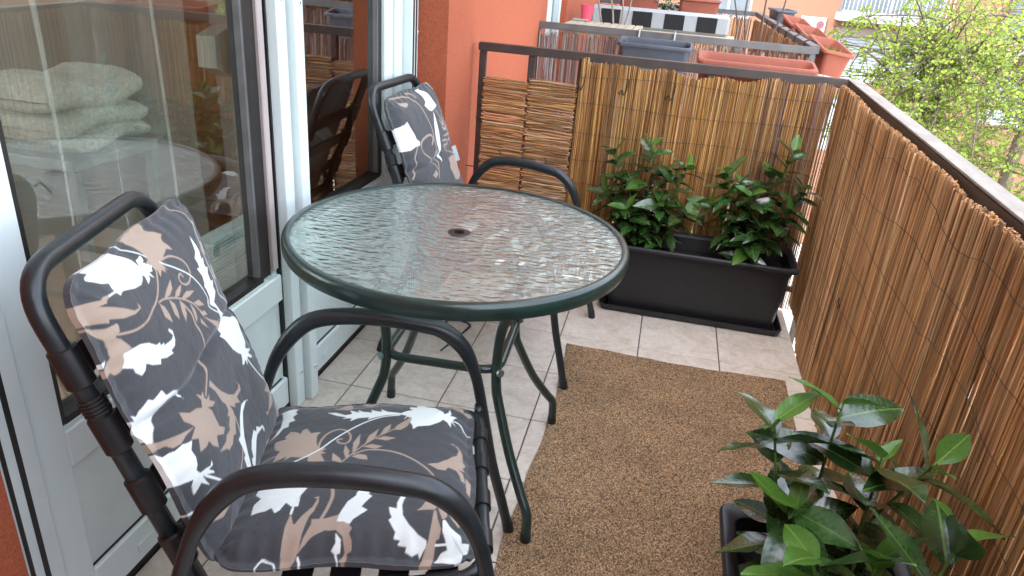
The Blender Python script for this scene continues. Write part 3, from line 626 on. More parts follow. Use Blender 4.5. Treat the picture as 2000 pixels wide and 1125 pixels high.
# ================================================================== PRINTED CUSHIONS
BACKP="W0:570,-175,571,-95,561,-76,547,-57,532,-48,520,-47,518,-46,526,-39,527,-23,520,-25,518,-31,513,-25,505,-16,503,-23,499,-24,502,-35,489,-31,500,-41,494,-44,490,-56,502,-52,507,-55,501,-63,498,-74,501,-93,508,-114,511,-125,508,-135,515,-138,522,-139,530,-134,535,-148,546,-159,551,-157,553,-144,558,-157,566,-169;W0:579,-188,580,-170,580,-150,582,-141,579,-125,575,-115,576,-106,572,-95,570,-94,569,-176;B0:576,-57,572,-19,570,13,563,42,554,53,543,53,538,65,529,73,524,63,519,59,510,64,500,66,508,52,504,37,501,24,501,12,497,11,481,16,489,10,481,7,490,0,483,-15,495,-11,496,-17,503,-18,509,-17,514,-33,515,-16,527,-13,540,-15,552,-20,560,-32,560,-22,568,-38;B0:579,-26,579,-3,571,13,569,13,571,-20;W17:580,-96,571,-77,560,-50,545,-34,520,-13;B35:501,16,496,45,483,66,467,76,451,72,442,56,443,40,452,30,461,33,463,43,456,45;W24:500,10,493,17,477,38,451,66,424,81,396,85,381,75,353,104;B35:495,-15,475,-39,463,-63,458,-85,452,-114,455,-145,465,-174;W0:577,36,575,111,570,109,564,119,567,102,561,105,566,89,562,83,570,64,570,49,576,45;B26:577,137,570,147,554,153,536,171,514,172,494,167;W21:514,176,499,167,481,165,441,154,401,150,382,141,374,141,356,161,325,188;W0:498,137,481,139,465,141,452,134,451,144,443,136,434,136,432,145,424,133,409,129,406,141,398,128,388,128,383,116,378,101,354,110,344,119,345,99,366,100,383,81,392,94,406,96,413,94,417,100,429,106,447,100,444,110,453,113,463,112,470,125;B0:474,165,471,177,452,168,447,154,463,152;B0:430,166,422,176,412,168,400,169,398,161,405,154;W0:354,101,343,110,328,139,331,147,324,157,317,163,315,173,303,186,299,184,293,173,278,170,260,161,255,145,245,159,242,171,239,163,243,148,226,161,230,148,238,140,239,129,228,123,242,121,238,110,241,103,248,110,257,116,265,106,283,91,304,81,322,71,323,82,330,84,334,104,341,103,348,84,344,97;W36:240,131,215,140,182,158,153,185,129,209,110,234;B31:458,-59,455,-41,444,-15,430,8,412,28,395,37,382,44;B0:455,-40,461,-25,469,6,456,-4,452,-21;B0:443,-11,449,2,450,27,443,16,439,3;B0:433,5,435,29,424,55,424,33,427,16;B0:411,31,407,52,392,61,399,42;B0:456,-60,446,-51,431,-49,417,-52,434,-64;B0:448,-30,436,-21,422,-24,411,-31,424,-36;B0:435,-3,421,1,408,-4,399,-17,416,-14;B0:417,21,399,25,388,20,382,11,399,16;B0:383,28,355,39,375,23;B0:390,36,385,52,375,56,381,39;B41:427,-1,402,9,383,5,364,8,347,4,329,-6,311,-22,282,-63;B0:381,38,362,60,348,81,338,89,335,110,330,98,332,81,349,63;B0:540,-252,534,-218,524,-180,520,-160,516,-155,515,-169,512,-169,514,-183,503,-164,490,-144,479,-129,476,-114,484,-113,477,-109,474,-112,474,-131,480,-155,491,-177,486,-178,493,-191,501,-209,500,-211,510,-227,521,-250;W24:518,-156,516,-137;W26:571,-250,568,-242,559,-235,550,-236,546,-243,546,-253;W30:513,-268,508,-229;B0:504,-223,496,-209,482,-186,480,-169,475,-169,468,-171,464,-180,457,-173,447,-169,437,-165,438,-179,425,-182,418,-191,417,-199,424,-202,422,-213,423,-226,432,-230,433,-215,442,-197,455,-193,469,-194,482,-202;W0:436,-166,433,-148,425,-131,413,-118,412,-107,407,-109,406,-98,402,-100,399,-77,402,-68,414,-74,416,-70,408,-64,394,-69,388,-76,387,-91,381,-88,385,-108,392,-122,385,-127,394,-143,404,-154,396,-160,393,-168,404,-176,411,-177,420,-188,427,-182,438,-181;W0:451,-242,452,-230,457,-230,450,-219,444,-217,443,-203,436,-214,441,-229;W0:309,-114,314,-111,323,-116,329,-128,333,-145,331,-162,321,-180,310,-193,296,-200,303,-211,315,-216,327,-220,337,-218,334,-212,349,-214,341,-204,354,-207,346,-199,351,-195,357,-177,351,-172,354,-151,342,-148,338,-129,330,-116,316,-109;B0:305,-143,290,-124,284,-103,275,-89,285,-81,301,-87,290,-75,293,-66,282,-70,276,-66,277,-51,270,-60,257,-45,257,-59,266,-75,254,-67,238,-68,223,-69,209,-54,205,-68,215,-84,218,-90,202,-101,216,-114,228,-117,226,-128,230,-148,248,-136,258,-151,266,-129,279,-137,289,-145,299,-144;B0:314,-227,292,-195,280,-166,268,-131,270,-155,266,-170,269,-183,279,-189,286,-213,294,-227;W0:291,-226,281,-211,267,-200,267,-192,264,-185,264,-170,259,-161,256,-151,246,-161,233,-161,220,-165,214,-171,206,-169,202,-153,198,-143,203,-135,195,-137,197,-151,187,-142,183,-142,196,-161,198,-167,176,-162,191,-173,187,-180,183,-189,200,-189,206,-183,213,-200,227,-225,242,-225,260,-225;W41:195,-162,167,-140,142,-122;W56:150,-153,137,-114,124,-86;B0:293,-32,275,-23,257,-12,237,7,224,27,222,51,230,57,241,47,224,60,215,56,215,31,201,35,212,16,207,10,223,-6,210,-2,196,-5,186,-19,176,-29,181,-39,174,-55,176,-77,182,-79,195,-105,192,-71,197,-62,195,-42,201,-39,210,-22,215,-29,219,-17,231,-16,243,-24,269,-30,286,-41;B38:196,-5,171,-12,149,-25,132,-54,120,-86;W0:184,66,190,60,188,46,184,28,167,6,153,-8,126,-22,106,-28,90,-30,96,-36,115,-44,131,-41,131,-33,149,-30,164,-30,164,-18,185,10,196,35,193,52;W0:107,69,118,69,123,39,118,25,99,-2,82,-19,103,-20,110,-16,107,-9,121,-4,131,10,138,34,129,40,135,49,125,60,121,73,111,75;B0:71,87,81,88,85,68,79,51,77,39,65,31,65,11,81,-15,77,-3,85,-4,75,1,84,7,71,8,78,18,68,20,71,46,78,71,73,90;W0:135,-88,124,-75,113,-62,118,-55,106,-51,88,-29,71,-30,101,-79,127,-97;W38:173,-226,162,-203,147,-184;B0:115,-143,124,-169,129,-199,112,-166;B0:150,225,135,220,121,188,123,176,118,159,120,122,118,109,129,107,121,117,129,135,138,163,156,141,153,174,154,201;B0:121,196,100,186,71,169,84,155,109,163,107,171"
SEATP="W0:-416,171,-384,173,-380,173,-382,157,-377,154,-385,144,-377,128,-388,125,-386,108,-395,106,-400,88,-414,74,-406,90,-402,115,-405,143,-411,165;B0:-400,50,-400,60,-380,62,-384,71,-377,87,-364,83,-356,75,-353,90,-346,93,-336,76,-317,79,-322,67,-320,47,-313,25,-298,25,-304,15,-295,12,-305,7,-294,-14,-325,-15,-326,-2,-341,-2,-359,2,-369,-7,-367,5,-390,-7,-387,17,-384,26,-393,31,-397,39;B27:-421,-13,-409,6,-389,12;B38:-312,23,-312,48,-304,71,-288,85,-272,84,-260,70,-257,53,-264,41,-277,43,-281,52,-273,55;W32:-349,-14,-327,3,-306,26,-291,49,-269,77,-238,107,-204,127,-169,136;B23:-335,190,-313,183,-301,175;B0:-308,167,-296,171,-290,178,-288,193,-279,195,-268,177,-267,165,-276,160,-292,164;B0:-251,186,-240,200,-235,190,-222,194,-214,212,-210,207,-214,188,-229,174,-241,177;B23:-289,166,-271,169,-222,171,-186,186,-149,208,-115,228;W0:-317,152,-299,151,-279,139,-266,143,-272,159,-252,147,-256,159,-245,150,-226,145,-229,157,-219,151,-206,147,-209,158,-195,148,-166,144,-166,139,-193,135,-222,124,-232,118,-229,127,-251,125,-266,115,-264,126,-284,125,-275,130,-297,138;W0:-171,140,-157,154,-144,161,-151,168,-149,178,-136,178,-137,190,-123,201,-117,186,-99,180,-83,164,-78,155,-70,165,-68,177,-64,162,-67,155,-52,161,-58,149,-60,144,-62,139,-53,127,-64,136,-64,114,-71,129,-80,135,-88,122,-106,106,-131,99,-139,89,-142,104,-146,110,-144,126,-153,132,-160,118,-155,135;W29:-60,141,-45,140,-34,125,-23,120;B26:-265,-16,-254,0,-240,22,-225,42,-205,63,-182,82,-174,88;B0:-248,14,-250,44,-240,71,-238,42,-242,22;B0:-227,42,-223,65,-206,87,-210,63,-217,48;B0:-202,66,-195,90,-184,103,-184,88,-192,72;B0:-177,85,-171,100,-154,119,-146,132,-145,117,-151,98,-163,85;B0:-210,56,-193,64,-170,60,-188,51;B0:-231,32,-215,40,-193,34,-206,26;B0:-248,3,-235,10,-221,7,-217,-6,-233,-4;B0:-264,16,-264,37,-254,19,-253,1,-257,-5;B0:-281,-11,-284,12,-267,-5,-263,-16;B35:-245,9,-223,22,-189,22,-160,14,-132,-4,-109,-26,-94,-46;B0:-106,-15,-87,-10,-69,7,-52,29,-47,46,-54,59,-64,56,-59,62,-48,58,-40,41,-40,18,-35,10,-41,-1,-37,-8,-50,-14,-41,-19,-36,-40,-43,-42,-46,-30,-53,-20,-68,-17,-73,-28,-87,-28;B0:-91,231,-55,236,-32,225,-20,205,-18,191,-32,187,-47,196,-61,208,-65,218;B0:-36,-27,-26,-32,-26,-66,-33,-62;W0:-393,-141,-395,-116,-386,-104,-398,-91,-395,-65,-381,-35,-351,-24,-322,-33,-310,-53,-310,-67,-311,-86,-319,-105,-318,-130,-329,-130,-340,-121,-347,-137,-354,-143,-362,-131,-371,-137,-382,-138;W40:-326,-130,-327,-145;B0:-327,-237,-332,-205,-332,-171,-327,-145,-320,-164,-317,-166,-309,-151,-294,-131,-289,-113,-296,-110,-287,-107,-286,-122,-290,-140,-296,-151,-299,-166,-302,-182,-303,-194,-304,-204,-311,-222,-316,-237;B0:-305,-208,-298,-186,-290,-166,-291,-157,-280,-157,-271,-157,-247,-149,-247,-163,-232,-165,-222,-177,-226,-185,-220,-197,-219,-209,-226,-211,-226,-225,-233,-228,-238,-223,-230,-209,-236,-189,-248,-179,-267,-178,-287,-188;B57:-276,-159,-268,-131,-265,-101,-274,-66,-276,-32;W0:-249,-163,-247,-148,-237,-119,-225,-105,-224,-96,-218,-86,-213,-74,-216,-52,-203,-47,-194,-72,-199,-88,-204,-100,-197,-106,-206,-120,-212,-132,-201,-140,-213,-151,-223,-160,-227,-169,-237,-164;W0:-248,-183,-238,-193,-237,-209,-243,-211,-238,-229,-240,-229,-246,-211,-252,-207,-246,-198;W30:-370,-236,-367,-223,-361,-211,-352,-212,-341,-218,-337,-228,-344,-231;W36:-304,-212,-300,-222,-301,-235;W0:-126,-106,-131,-98,-139,-97,-149,-108,-153,-122,-152,-135,-166,-132,-163,-146,-159,-155,-164,-160,-156,-174,-151,-181,-153,-191,-142,-192,-146,-198,-131,-201,-133,-207,-122,-211,-112,-207,-109,-213,-100,-201,-99,-193,-115,-183,-129,-169,-141,-150,-144,-128,-142,-115,-137,-103,-130,-103;B0:-100,-74,-89,-61,-66,-68,-44,-98,-38,-130,-46,-161,-58,-148,-66,-133,-66,-144,-72,-153,-75,-153,-83,-125,-88,-134,-103,-137,-119,-139,-111,-132,-104,-116,-102,-95;B0:-89,-136,-85,-136,-82,-157,-76,-174,-79,-189,-84,-191,-87,-213,-92,-232,-112,-233,-103,-209,-96,-191,-92,-162;W0:-74,-157,-70,-153,-61,-166,-44,-176,-39,-192,-29,-182,-27,-204,-31,-218,-45,-233,-54,-224,-86,-219,-76,-207,-65,-203,-69,-191,-74,-178;W31:-84,-197,-66,-197"
FARP="W0:570,53,570,85,544,116,516,120,493,130,487,104,482,70,488,51,496,44,509,31,519,54,545,63;W0:472,-226,475,-162,482,-147,457,-135,432,-122,415,-119,404,-102,393,-112,394,-146,390,-175,401,-241,421,-244,448,-237;W0:469,-260,466,-238,403,-248,412,-260;W0:480,83,445,77,404,70,364,54,322,36,301,17,342,24,371,25,404,35,436,51;B0:302,91,304,148,292,182,267,193,223,185,211,128,218,100,238,97,266,85,283,95;B52:570,-172,557,-75,523,-16,478,9,428,21,387,14,330,2,261,-50;B47:393,-129,361,-166,335,-167,299,-198;B51:391,-104,363,-101,329,-57,289,-35;B74:391,-104,405,-74,410,-13,395,7,376,-15;B59:582,149,558,220,523,241,478,200,428,175;B56:353,75,324,123,298,188;B60:278,192,231,229,186,235;B51:479,107,428,133,393,164,360,200;B68:370,80,366,118,351,115,354,86;B56:565,-42,558,-4,544,2;B0:448,100,420,136,416,121;B0:461,148,419,141,425,130;B0:418,108,401,161,400,118;B0:385,94,387,159,377,171,380,110;B0:364,127,372,178,361,157,358,137;B0:443,168,401,161,403,152;B0:351,170,360,200,342,178;B0:352,-2,349,10,325,-7,336,-26;B0:280,-96,291,-57,274,-48,267,-79;B0:551,-155,544,-128,538,-91,529,-95,525,-120,537,-143;W0:320,209,301,225,244,242,260,221"

def paint(data, A, Bv, cols, width_scale=1.0):
    """lay the printed motifs on the points (A, Bv) in mm"""
    out = np.empty(A.shape+(3,), dtype=np.float32); out[...] = cols['K']
    for item in data.split(';'):
        head, pts = item.split(':'); c = cols[head[0]]; wd = int(head[1:])/10.0
        p_ = np.array([float(q) for q in pts.split(',')]).reshape(-1, 2)
        pad = wd+2; lo = p_.min(0)-pad; hi = p_.max(0)+pad
        sel = (A > lo[0]) & (A < hi[0]) & (Bv > lo[1]) & (Bv < hi[1])
        if not sel.any(): continue
        a, b_ = A[sel], Bv[sel]
        if wd:
            hit = np.zeros(a.shape, bool); hw = max(wd*.5*width_scale, 1.1)
            q = np.array([v[:2] for v in smooth_path([(x, y, 0) for x, y in p_], 6)])
            for (x0, y0), (x1, y1) in zip(q[:-1], q[1:]):
                dx, dy = x1-x0, y1-y0; l2 = dx*dx+dy*dy+1e-9; t = np.clip(((a-x0)*dx+(b_-y0)*dy)/l2, 0, 1)
                hit |= (a-x0-t*dx)**2+(b_-y0-t*dy)**2 < hw*hw
        else:
            hit = np.zeros(a.shape, bool); n_ = len(p_); j = n_-1
            for i in range(n_):
                xi, yi, xj, yj = p_[i, 0], p_[i, 1], p_[j, 0], p_[j, 1]
                cr = ((yi > b_) != (yj > b_)) & (a < (xj-xi)*(b_-yi)/((yj-yi) if abs(yj-yi) > 1e-9 else 1e-9)+xi); hit ^= cr; j = i
        o = out[sel]; o[hit] = c; out[sel] = o
    return out
PCOL = dict(K=(.043, .046, .050), W=(.68, .72, .69), B=(.345, .262, .198))
def pad_mesh(name, a0, a1, b0, b1, res, thick, place, data, crease=(), border=.012, seed=0, bottom=.002):
    """quilted pad: a along, b across; place(a,b,h) gives local coordinates"""
    na, nb = int((a1-a0)/res), int((b1-b0)/res); a = np.linspace(a0, a1, na+1); bb = np.linspace(b0, b1, nb+1); A, Bv = np.meshgrid(a, bb, indexing='ij')
    e = np.minimum(np.minimum(A-a0, a1-A), np.minimum(Bv-b0, b1-Bv))
    wav = .0035*np.sin(A*61+seed)+.003*np.sin(Bv*53+seed*2); ee = np.clip(e-border+wav*.4, 0, None)
    h = .006+thick*(1-np.exp(-ee/.030))
    for (ac, dep) in crease:
        h -= dep*np.exp(-((A-ac-.006*np.sin(Bv*17))/.010)**2)*(.75+.25*np.cos(Bv*40))
    # puckers running in from the stitched border
    pk = np.exp(-((e-.03)/.025)**2)
    h += pk*(.0022*np.sin(A*210+3*np.sin(Bv*9))*np.exp(-np.minimum(Bv-b0, b1-Bv)/.04)+.0022*np.sin(Bv*190+2*np.sin(A*11))*np.exp(-np.minimum(A-a0, a1-A)/.04))
    h += .003*np.sin(A*19+seed)*np.sin(Bv*15+seed)
    # edge outline a little uneven
    Ao = A+.003*np.sin(Bv*31+seed)*(np.abs(A-(a0+a1)/2)/(a1-a0)*2)**6; Bo = Bv+.004*np.sin(A*27+seed)*(np.abs(Bv-(b0+b1)/2)/(b1-b0)*2)**6
    rc = .05; da = np.minimum(Ao-a0, a1-Ao); db = np.minimum(Bo-b0, b1-Bo); pa = np.clip(1-da/rc, 0, None); pb2 = np.clip(1-db/rc, 0, None)
    sc_ = np.where((pa > 0) & (pb2 > 0), np.maximum(pa, pb2)/np.maximum(np.hypot(pa, pb2), 1e-6), 1.0)
    Ao = Ao+np.sign((a0+a1)/2-A)*rc*pa*(1-sc_); Bo = Bo+np.sign((b0+b1)/2-Bv)*rc*pb2*(1-sc_)
    X = np.stack(place(Ao, Bo, h), -1).reshape(-1, 3)
    idx = np.arange((na+1)*(nb+1)).reshape(na+1, nb+1)
    F = np.stack([idx[:-1, :-1], idx[1:, :-1], idx[1:, 1:], idx[:-1, 1:]], -1).reshape(-1, 4)
    q4 = res*250; cols = (sum(paint(data, A*1000+i_*q4, Bv*1000+j_*q4, PCOL) for i_ in (-1, 1) for j_ in (-1, 1))/4).reshape(-1, 3)
    # underside: perimeter dropped to the back and a coarse closing sheet
    per = np.concatenate([idx[0, :], idx[1:, -1], idx[-1, -2::-1], idx[-2:0:-1, 0]]); k = len(X)
    low = np.stack(place(Ao, Bo, np.full_like(h, -bottom)), -1).reshape(-1, 3)[per]
    m_ = len(per); q = np.arange(m_); q2 = (q+1) % m_
    F2 = np.stack([per[q], k+q, k+q2, per[q2]], -1)
    X = np.concatenate([X, low]); cols = np.concatenate([cols, cols[per]])
    me = bpy.data.meshes.new(name); nV = len(X); allF = np.concatenate([F, F2]); nF = len(allF)
    me.vertices.add(nV); me.vertices.foreach_set('co', X.astype(np.float32).ravel())
    me.loops.add(nF*4+m_); me.polygons.add(nF+1)
    me.loops.foreach_set('vertex_index', np.concatenate([allF.ravel(), (k+q)[::-1]]).astype(np.int32))
    me.polygons.foreach_set('loop_start', np.concatenate([np.arange(nF)*4, [nF*4]]).astype(np.int32))
    me.update(calc_edges=True)
    me.polygons.foreach_set('use_smooth', np.concatenate([np.ones(len(F), bool), np.zeros(len(F2)+1, bool)]))
    at = me.color_attributes.new('Col', 'FLOAT_COLOR', 'POINT'); cc = np.ones((nV, 4), np.float32); cc[:, :3] = cols; at.data.foreach_set('color', cc.ravel())
    me.materials.append(MATS['cushion_print']); me.validate()
    return me

# ================================================================== CHAIRS
def chair(label, loc, th, xh, Lb, ph, wb, group='garden armchairs'):
    r = thing('garden_chair', label, 'chair', loc, th, group)
    zh, zs, ws = .329, .400, .232
    arm = [(.097, .296, .004), (.070, .288, .11), (.038, .279, .233), (.003, .262, .41), (-.016, .256, .49), (-.044, .253, .551), (-.088, .253, .592), (-.14, .253, .606), (-.22, .253, .6165), (-.30, .253, .6165), (-.36, .253, .604), (-.40, .253, .572), (-.435, .253, .520), (-.462, .256, .450), (-.51, .270, .28), (-.585, .290, .004)]
    bk = lambda t, v, n_=0.0: (xh-t*math.sin(ph)+n_*math.cos(ph), v, zh+t*math.cos(ph)+n_*math.sin(ph))
    for s_ in (1, -1):
        # legs are round tube; the arm is pressed flat and wide
        pts = smooth_path([(u, v*s_, z) for u, v, z in arm], 4); rad = []
        for p_ in pts: rad.append(.0125+.006*max(0, min(1, (p_.z-.48)/.10)))
        b = MB(); b.tube(pts, rad, 12); b.build('side_frame', 'dark_tube', r, True)
        b = MB(); b.tube([(.0975, .2962*s_, 0), (.090, .294*s_, .035)], .0142, 10); smooth_sharp(b.build('foot_cap', 'strap_black', r), 40)
        b = MB(); b.tube([(-.5855, .2902*s_, 0), (-.577, .288*s_, .035)], .0142, 10); smooth_sharp(b.build('foot_cap', 'strap_black', r), 40)
        b = MB(); b.tube([(-.003, .262*s_, zs), (-.004, ws*s_, zs)], .009, 8); b.build('frame_bracket', 'dark_tube', r, True)
    fr = [bk(.0, -wb), (-.40, -ws, .345), (-.03, -ws, zs-.004), (-.002, -ws+.03, zs), (-.002, ws-.03, zs), (-.03, ws, zs-.004), (-.40, ws, .345), bk(.0, wb)]
    b = MB(); b.tube(fillet(fr, .03, 5), .0125, 12); b.build('seat_frame', 'dark_tube', r, True)
    fb = [bk(-.02, -wb), bk(Lb+.005, -wb-.004), bk(Lb+.005, wb+.004), bk(-.02, wb)]
    b = MB(); b.tube(fillet(fb, .075, 9), .0150, 14); b.build('back_frame', 'dark_tube', r, True)
    # vinyl straps: sleeves round the tubes with the webs between them
    for t in (.10, .215, .330, .445):
        if t > Lb-.08: continue
        b = MB()
        for s_ in (1, -1): b.tube([bk(t-.032, s_*wb), bk(t-.029, s_*wb), bk(t+.029, s_*wb), bk(t+.032, s_*wb)], [.0170, .0205, .0205, .0170], 14)
        vs = [bk(t-.024, -wb, .009), bk(t+.024, -wb, .009), bk(t+.024, wb, .009), bk(t-.024, wb, .009), bk(t-.024, -wb, .006), bk(t+.024, -wb, .006), bk(t+.024, wb, .006), bk(t-.024, wb, .006)]
        b.add(vs, [(0, 1, 2, 3), (7, 6, 5, 4), (0, 4, 5, 1), (2, 6, 7, 3), (1, 5, 6, 2), (3, 7, 4, 0)]); smooth_sharp(b.build('strap', 'strap_black', r), 40)
    zf = lambda u: .345+(zs-.004-.345)*(u+.40)/.37
    for u in (-.07, -.15, -.23, -.31):
        b = MB(); z = zf(u)
        for s_ in (1, -1): b.tube([(u-.026, ws*s_, zf(u-.026)), (u+.026, ws*s_, zf(u+.026))], .0165, 12)
        b.box((u-.025, -ws, z+.004), (u+.025, ws, z+.008)); smooth_sharp(b.build('strap', 'strap_black', r), 40)
    for v in (-.155, -.052, .05, .145):
        b = MB(); b.tube([(-.002, v-.021, zs), (-.002, v+.021, zs)], .0165, 12)
        vs = [(-.008, v-.021, zs+.012), (-.008, v+.021, zs+.012), (-.40, v+.021, .362), (-.40, v-.021, .362)]; vs += [(x_, y_, z_-.003) for x_, y_, z_ in vs]
        b.add(vs, [(0, 1, 2, 3), (7, 6, 5, 4), (0, 4, 5, 1), (2, 6, 7, 3), (1, 5, 6, 2), (3, 7, 4, 0)]); smooth_sharp(b.build('strap', 'strap_black', r), 40)
    # ribbed band holding the cushion on the near tube
    b = MB(); t = .378
    for k in range(5): b.tube([bk(t-.012+k*.006, -wb), bk(t-.008+k*.006, -wb)], .0192, 12)
    b.build('ribbed_band', 'black_rubber', r)
    return r, bk
def cushion(label, loc, th, bk, Lb, res, data_back, data_seat, t1, seed):
    r = thing('chair_cushion', label, 'cushion', (loc[0], loc[1], loc[2]), th, 'patterned chair cushions')
    o3 = np.array([bk(0, 0)]); ex = np.array(bk(1, 0))-o3[0]; en = np.array(bk(0, 0, 1))-o3[0]
    def pb_(A, Bv, h):
        n_ = .044+h
        return o3[0, 0]+A*ex[0]+n_*en[0], Bv, o3[0, 2]+A*ex[2]+n_*en[2]
    me = pad_mesh('back_pad', .035, t1, -.213, .222, res, .030, pb_, data_back, ((.325, .016),), seed=seed)
    o = link(bpy.data.objects.new('back_pad', me), r)
    def ps(A, Bv, h):
        zb = .430-.10*np.clip(-.20-A, 0, None)+.0
        return A, Bv, zb-.018+h+.06*np.clip(-.20-A, 0, None)
    me = pad_mesh('seat_pad', -.445, -.016, -.226, .228, res, .038, ps, data_seat, (), seed=seed+1)
    o = link(bpy.data.objects.new('seat_pad', me), r)
    # piping and the small ties
    for v, t in ((.222, t1-.02),):
        b = MB(); p0 = Vector(bk(t, v, .014)); b.tube(smooth_path([p0, p0+Vector((.0, math.copysign(.012, v), .006)), p0+Vector((-.02, math.copysign(.018, v), -.012))], 4), .0022, 6); b.build('tie', 'strap_black', r, True)
    return r
P_NEAR, TH_NEAR = (.031, -1.727, 0), .282
ch, bkf = chair('near dark tube armchair with printed cushion, in front', P_NEAR, TH_NEAR, -.462, .580, .315, .197)
cushion('charcoal cushion with white and beige flowers on near chair', P_NEAR, TH_NEAR, bkf, .58, .0015, BACKP, SEATP, .560, 1)
P_FAR, TH_FAR = (-.010, -.403, 0), -.045
ch2, bkf2 = chair('far dark tube armchair with printed cushion, behind the table', P_FAR, TH_FAR, -.452, .609, .365, .200)
cushion('charcoal flowered cushion on far chair behind the table', P_FAR, TH_FAR, bkf2, .609, .0024, FARP, SEATP, .578, 3)
cu2 = [o for o in C.objects if o.name.startswith('chair_cushion')][-1]; b = MB(); p0 = Vector(bkf2(.265, .220, .048)); p1 = Vector(bkf2(.325, .220, .048)); q_ = Vector((.004, .034, 0)); q3 = Vector((.002, 0, .001)); b.add([p0, p0+q_, p1+q_, p1, p0+q3, p0+q_+q3, p1+q_+q3, p1+q3], [(0, 1, 2, 3), (7, 6, 5, 4), (0, 4, 5, 1), (1, 5, 6, 2), (2, 6, 7, 3), (3, 7, 4, 0)]); b.build('care_tag', 'white_cloth', cu2)

# ================================================================== PLANTERS
def planter(name, label, cat, loc, rz, Lx, Ly, H, mt, saucer=True, taper=.06, rim=.02, soil=.75, group=None, soilmat='soil'):
    r = thing(name, label, cat, loc, rz, group)
    def ring(fx, fy, z, rad=.03):
        hx, hy = Lx/2*fx, Ly/2*fy; rad = min(rad, hx*.6, hy*.6); out = []
        for cx, cy_, a0 in ((hx-rad, hy-rad, 0), (-hx+rad, hy-rad, 90), (-hx+rad, -hy+rad, 180), (hx-rad, -hy+rad, 270)):
            for k in range(6): a = math.radians(a0+18*k); out.append((cx+rad*math.cos(a), cy_+rad*math.sin(a), z))
        return out
    def loft(rings, close_top=False, close_bottom=True):
        m_ = MB(); n_ = len(rings[0]); vs = [v for q in rings for v in q]; fs = []
        for i in range(len(rings)-1):
            for k in range(n_): fs.append((i*n_+k, i*n_+(k+1) % n_, (i+1)*n_+(k+1) % n_, (i+1)*n_+k))
        if close_bottom: fs.append(tuple(range(n_))[::-1])
        if close_top: fs.append(tuple((len(rings)-1)*n_+k for k in range(n_)))
        return m_.add(vs, fs)
    z0 = .014 if saucer else 0; tx, ty_ = 1-2*taper/Lx, 1-2*taper/Ly; rx, ry = 1-2*rim/Lx, 1-2*rim/Ly; wx, wy = 1-2*(rim+.006)/Lx, 1-2*(rim+.006)/Ly
    lf = lambda a, b_, t: a+(b_-a)*t
    prof = [(tx, ty_, z0), (lf(tx, rx, .86), lf(ty_, ry, .86), z0+(H-z0)*.86), (lf(tx, rx, .87)+.008/Lx, lf(ty_, ry, .87)+.008/Ly, z0+(H-z0)*.865), (rx+.004/Lx, ry+.004/Ly, H-.022), (1, 1, H-.018), (1, 1, H-.006), (1-.008/Lx, 1-.008/Ly, H), (1-.030/Lx, 1-.030/Ly, H), (wx-.004/Lx, wy-.004/Ly, H-.012), (lf(tx, wx, soil)-.02/Lx, lf(ty_, wy, soil)-.02/Ly, H*soil-.01)]
    body = loft([ring(a, b_, z) for a, b_, z in prof]); smooth_sharp(body.build('body', mt, r), 35)
    sr = ring(lf(tx, wx, soil)-.012/Lx, lf(ty_, wy, soil)-.012/Ly, H*soil)
    m_ = MB(); rr = random.Random(3); cen = len(sr); vs = list(sr)+[(x_*.6, y_*.6, z_+rr.uniform(0, .012)) for x_, y_, z_ in sr]+[(0, 0, H*soil+.008)]
    n_ = len(sr); m_.add(vs, [(k, (k+1) % n_, n_+(k+1) % n_, n_+k) for k in range(n_)]+[(n_+k, n_+(k+1) % n_, 2*n_) for k in range(n_)]); m_.build('soil', soilmat, r)
    if saucer:
        q = loft([ring(tx+.015/Lx, ty_+.015/Ly, 0), ring(tx+.055/Lx, ty_+.055/Ly, .004), ring(tx+.070/Lx, ty_+.070/Ly, .030), ring(tx+.060/Lx, ty_+.060/Ly, .031), ring(tx+.040/Lx, ty_+.040/Ly, .012)]); smooth_sharp(q.build('saucer', mt, r), 35)
    return r
planter('planter_box', 'large black plastic planter box in the far corner by the reed mats', 'planter', (.492, .108, 0), 0, .775, .285, .305, 'planter_black', True, .045, .022, .80, 'black plastic planter boxes')
planter('planter_box', 'black plastic planter box at lower right, cut by the picture edge', 'planter', (.685, -1.895, .009), math.pi/2, .775, .36, .295, 'planter_black', True, .045, .022, .78, 'black plastic planter boxes')

# ================================================================== SHRUBS
def leaf_mesh(name, wid, fold_, curl, wavy, seed, mt, nl=8):
    rr = random.Random(seed); vs = []; fs = []
    for i in range(nl+1):
        t = i/nl; wd = wid*(math.sin(math.pi*min(1, t*.96+.02)**.85)**.9)*(1-.18*t)+.012*(1-t)
        if i == nl: wd = .004
        for k in range(-2, 3):
            s_ = k/2; x_ = wd*s_; z = abs(s_)*wd*fold_-curl*t*t+wavy*math.sin(t*11+seed+k)*abs(s_)
            vs.append((x_, t-.05*curl*t, z))
    for i in range(nl):
        for k in range(4): a = i*5+k; fs.append((a, a+1, a+6, a+5))
    m_ = MB().add(vs, fs); me = m_.mesh(name)
    for p_ in me.polygons: p_.use_smooth = True
    me.materials.append(MATS[mt]); return me
LEAF_D = [leaf_mesh('leaf', .235, .25, c, .020, k, 'leaf_dark') for k, c in enumerate((.10, .22, .34, .15, .28))]
LEAF_F = [leaf_mesh('leaf', .225, .30, c, .018, k+9, 'leaf_fresh') for k, c in enumerate((.04, .16, -.05, .22))]
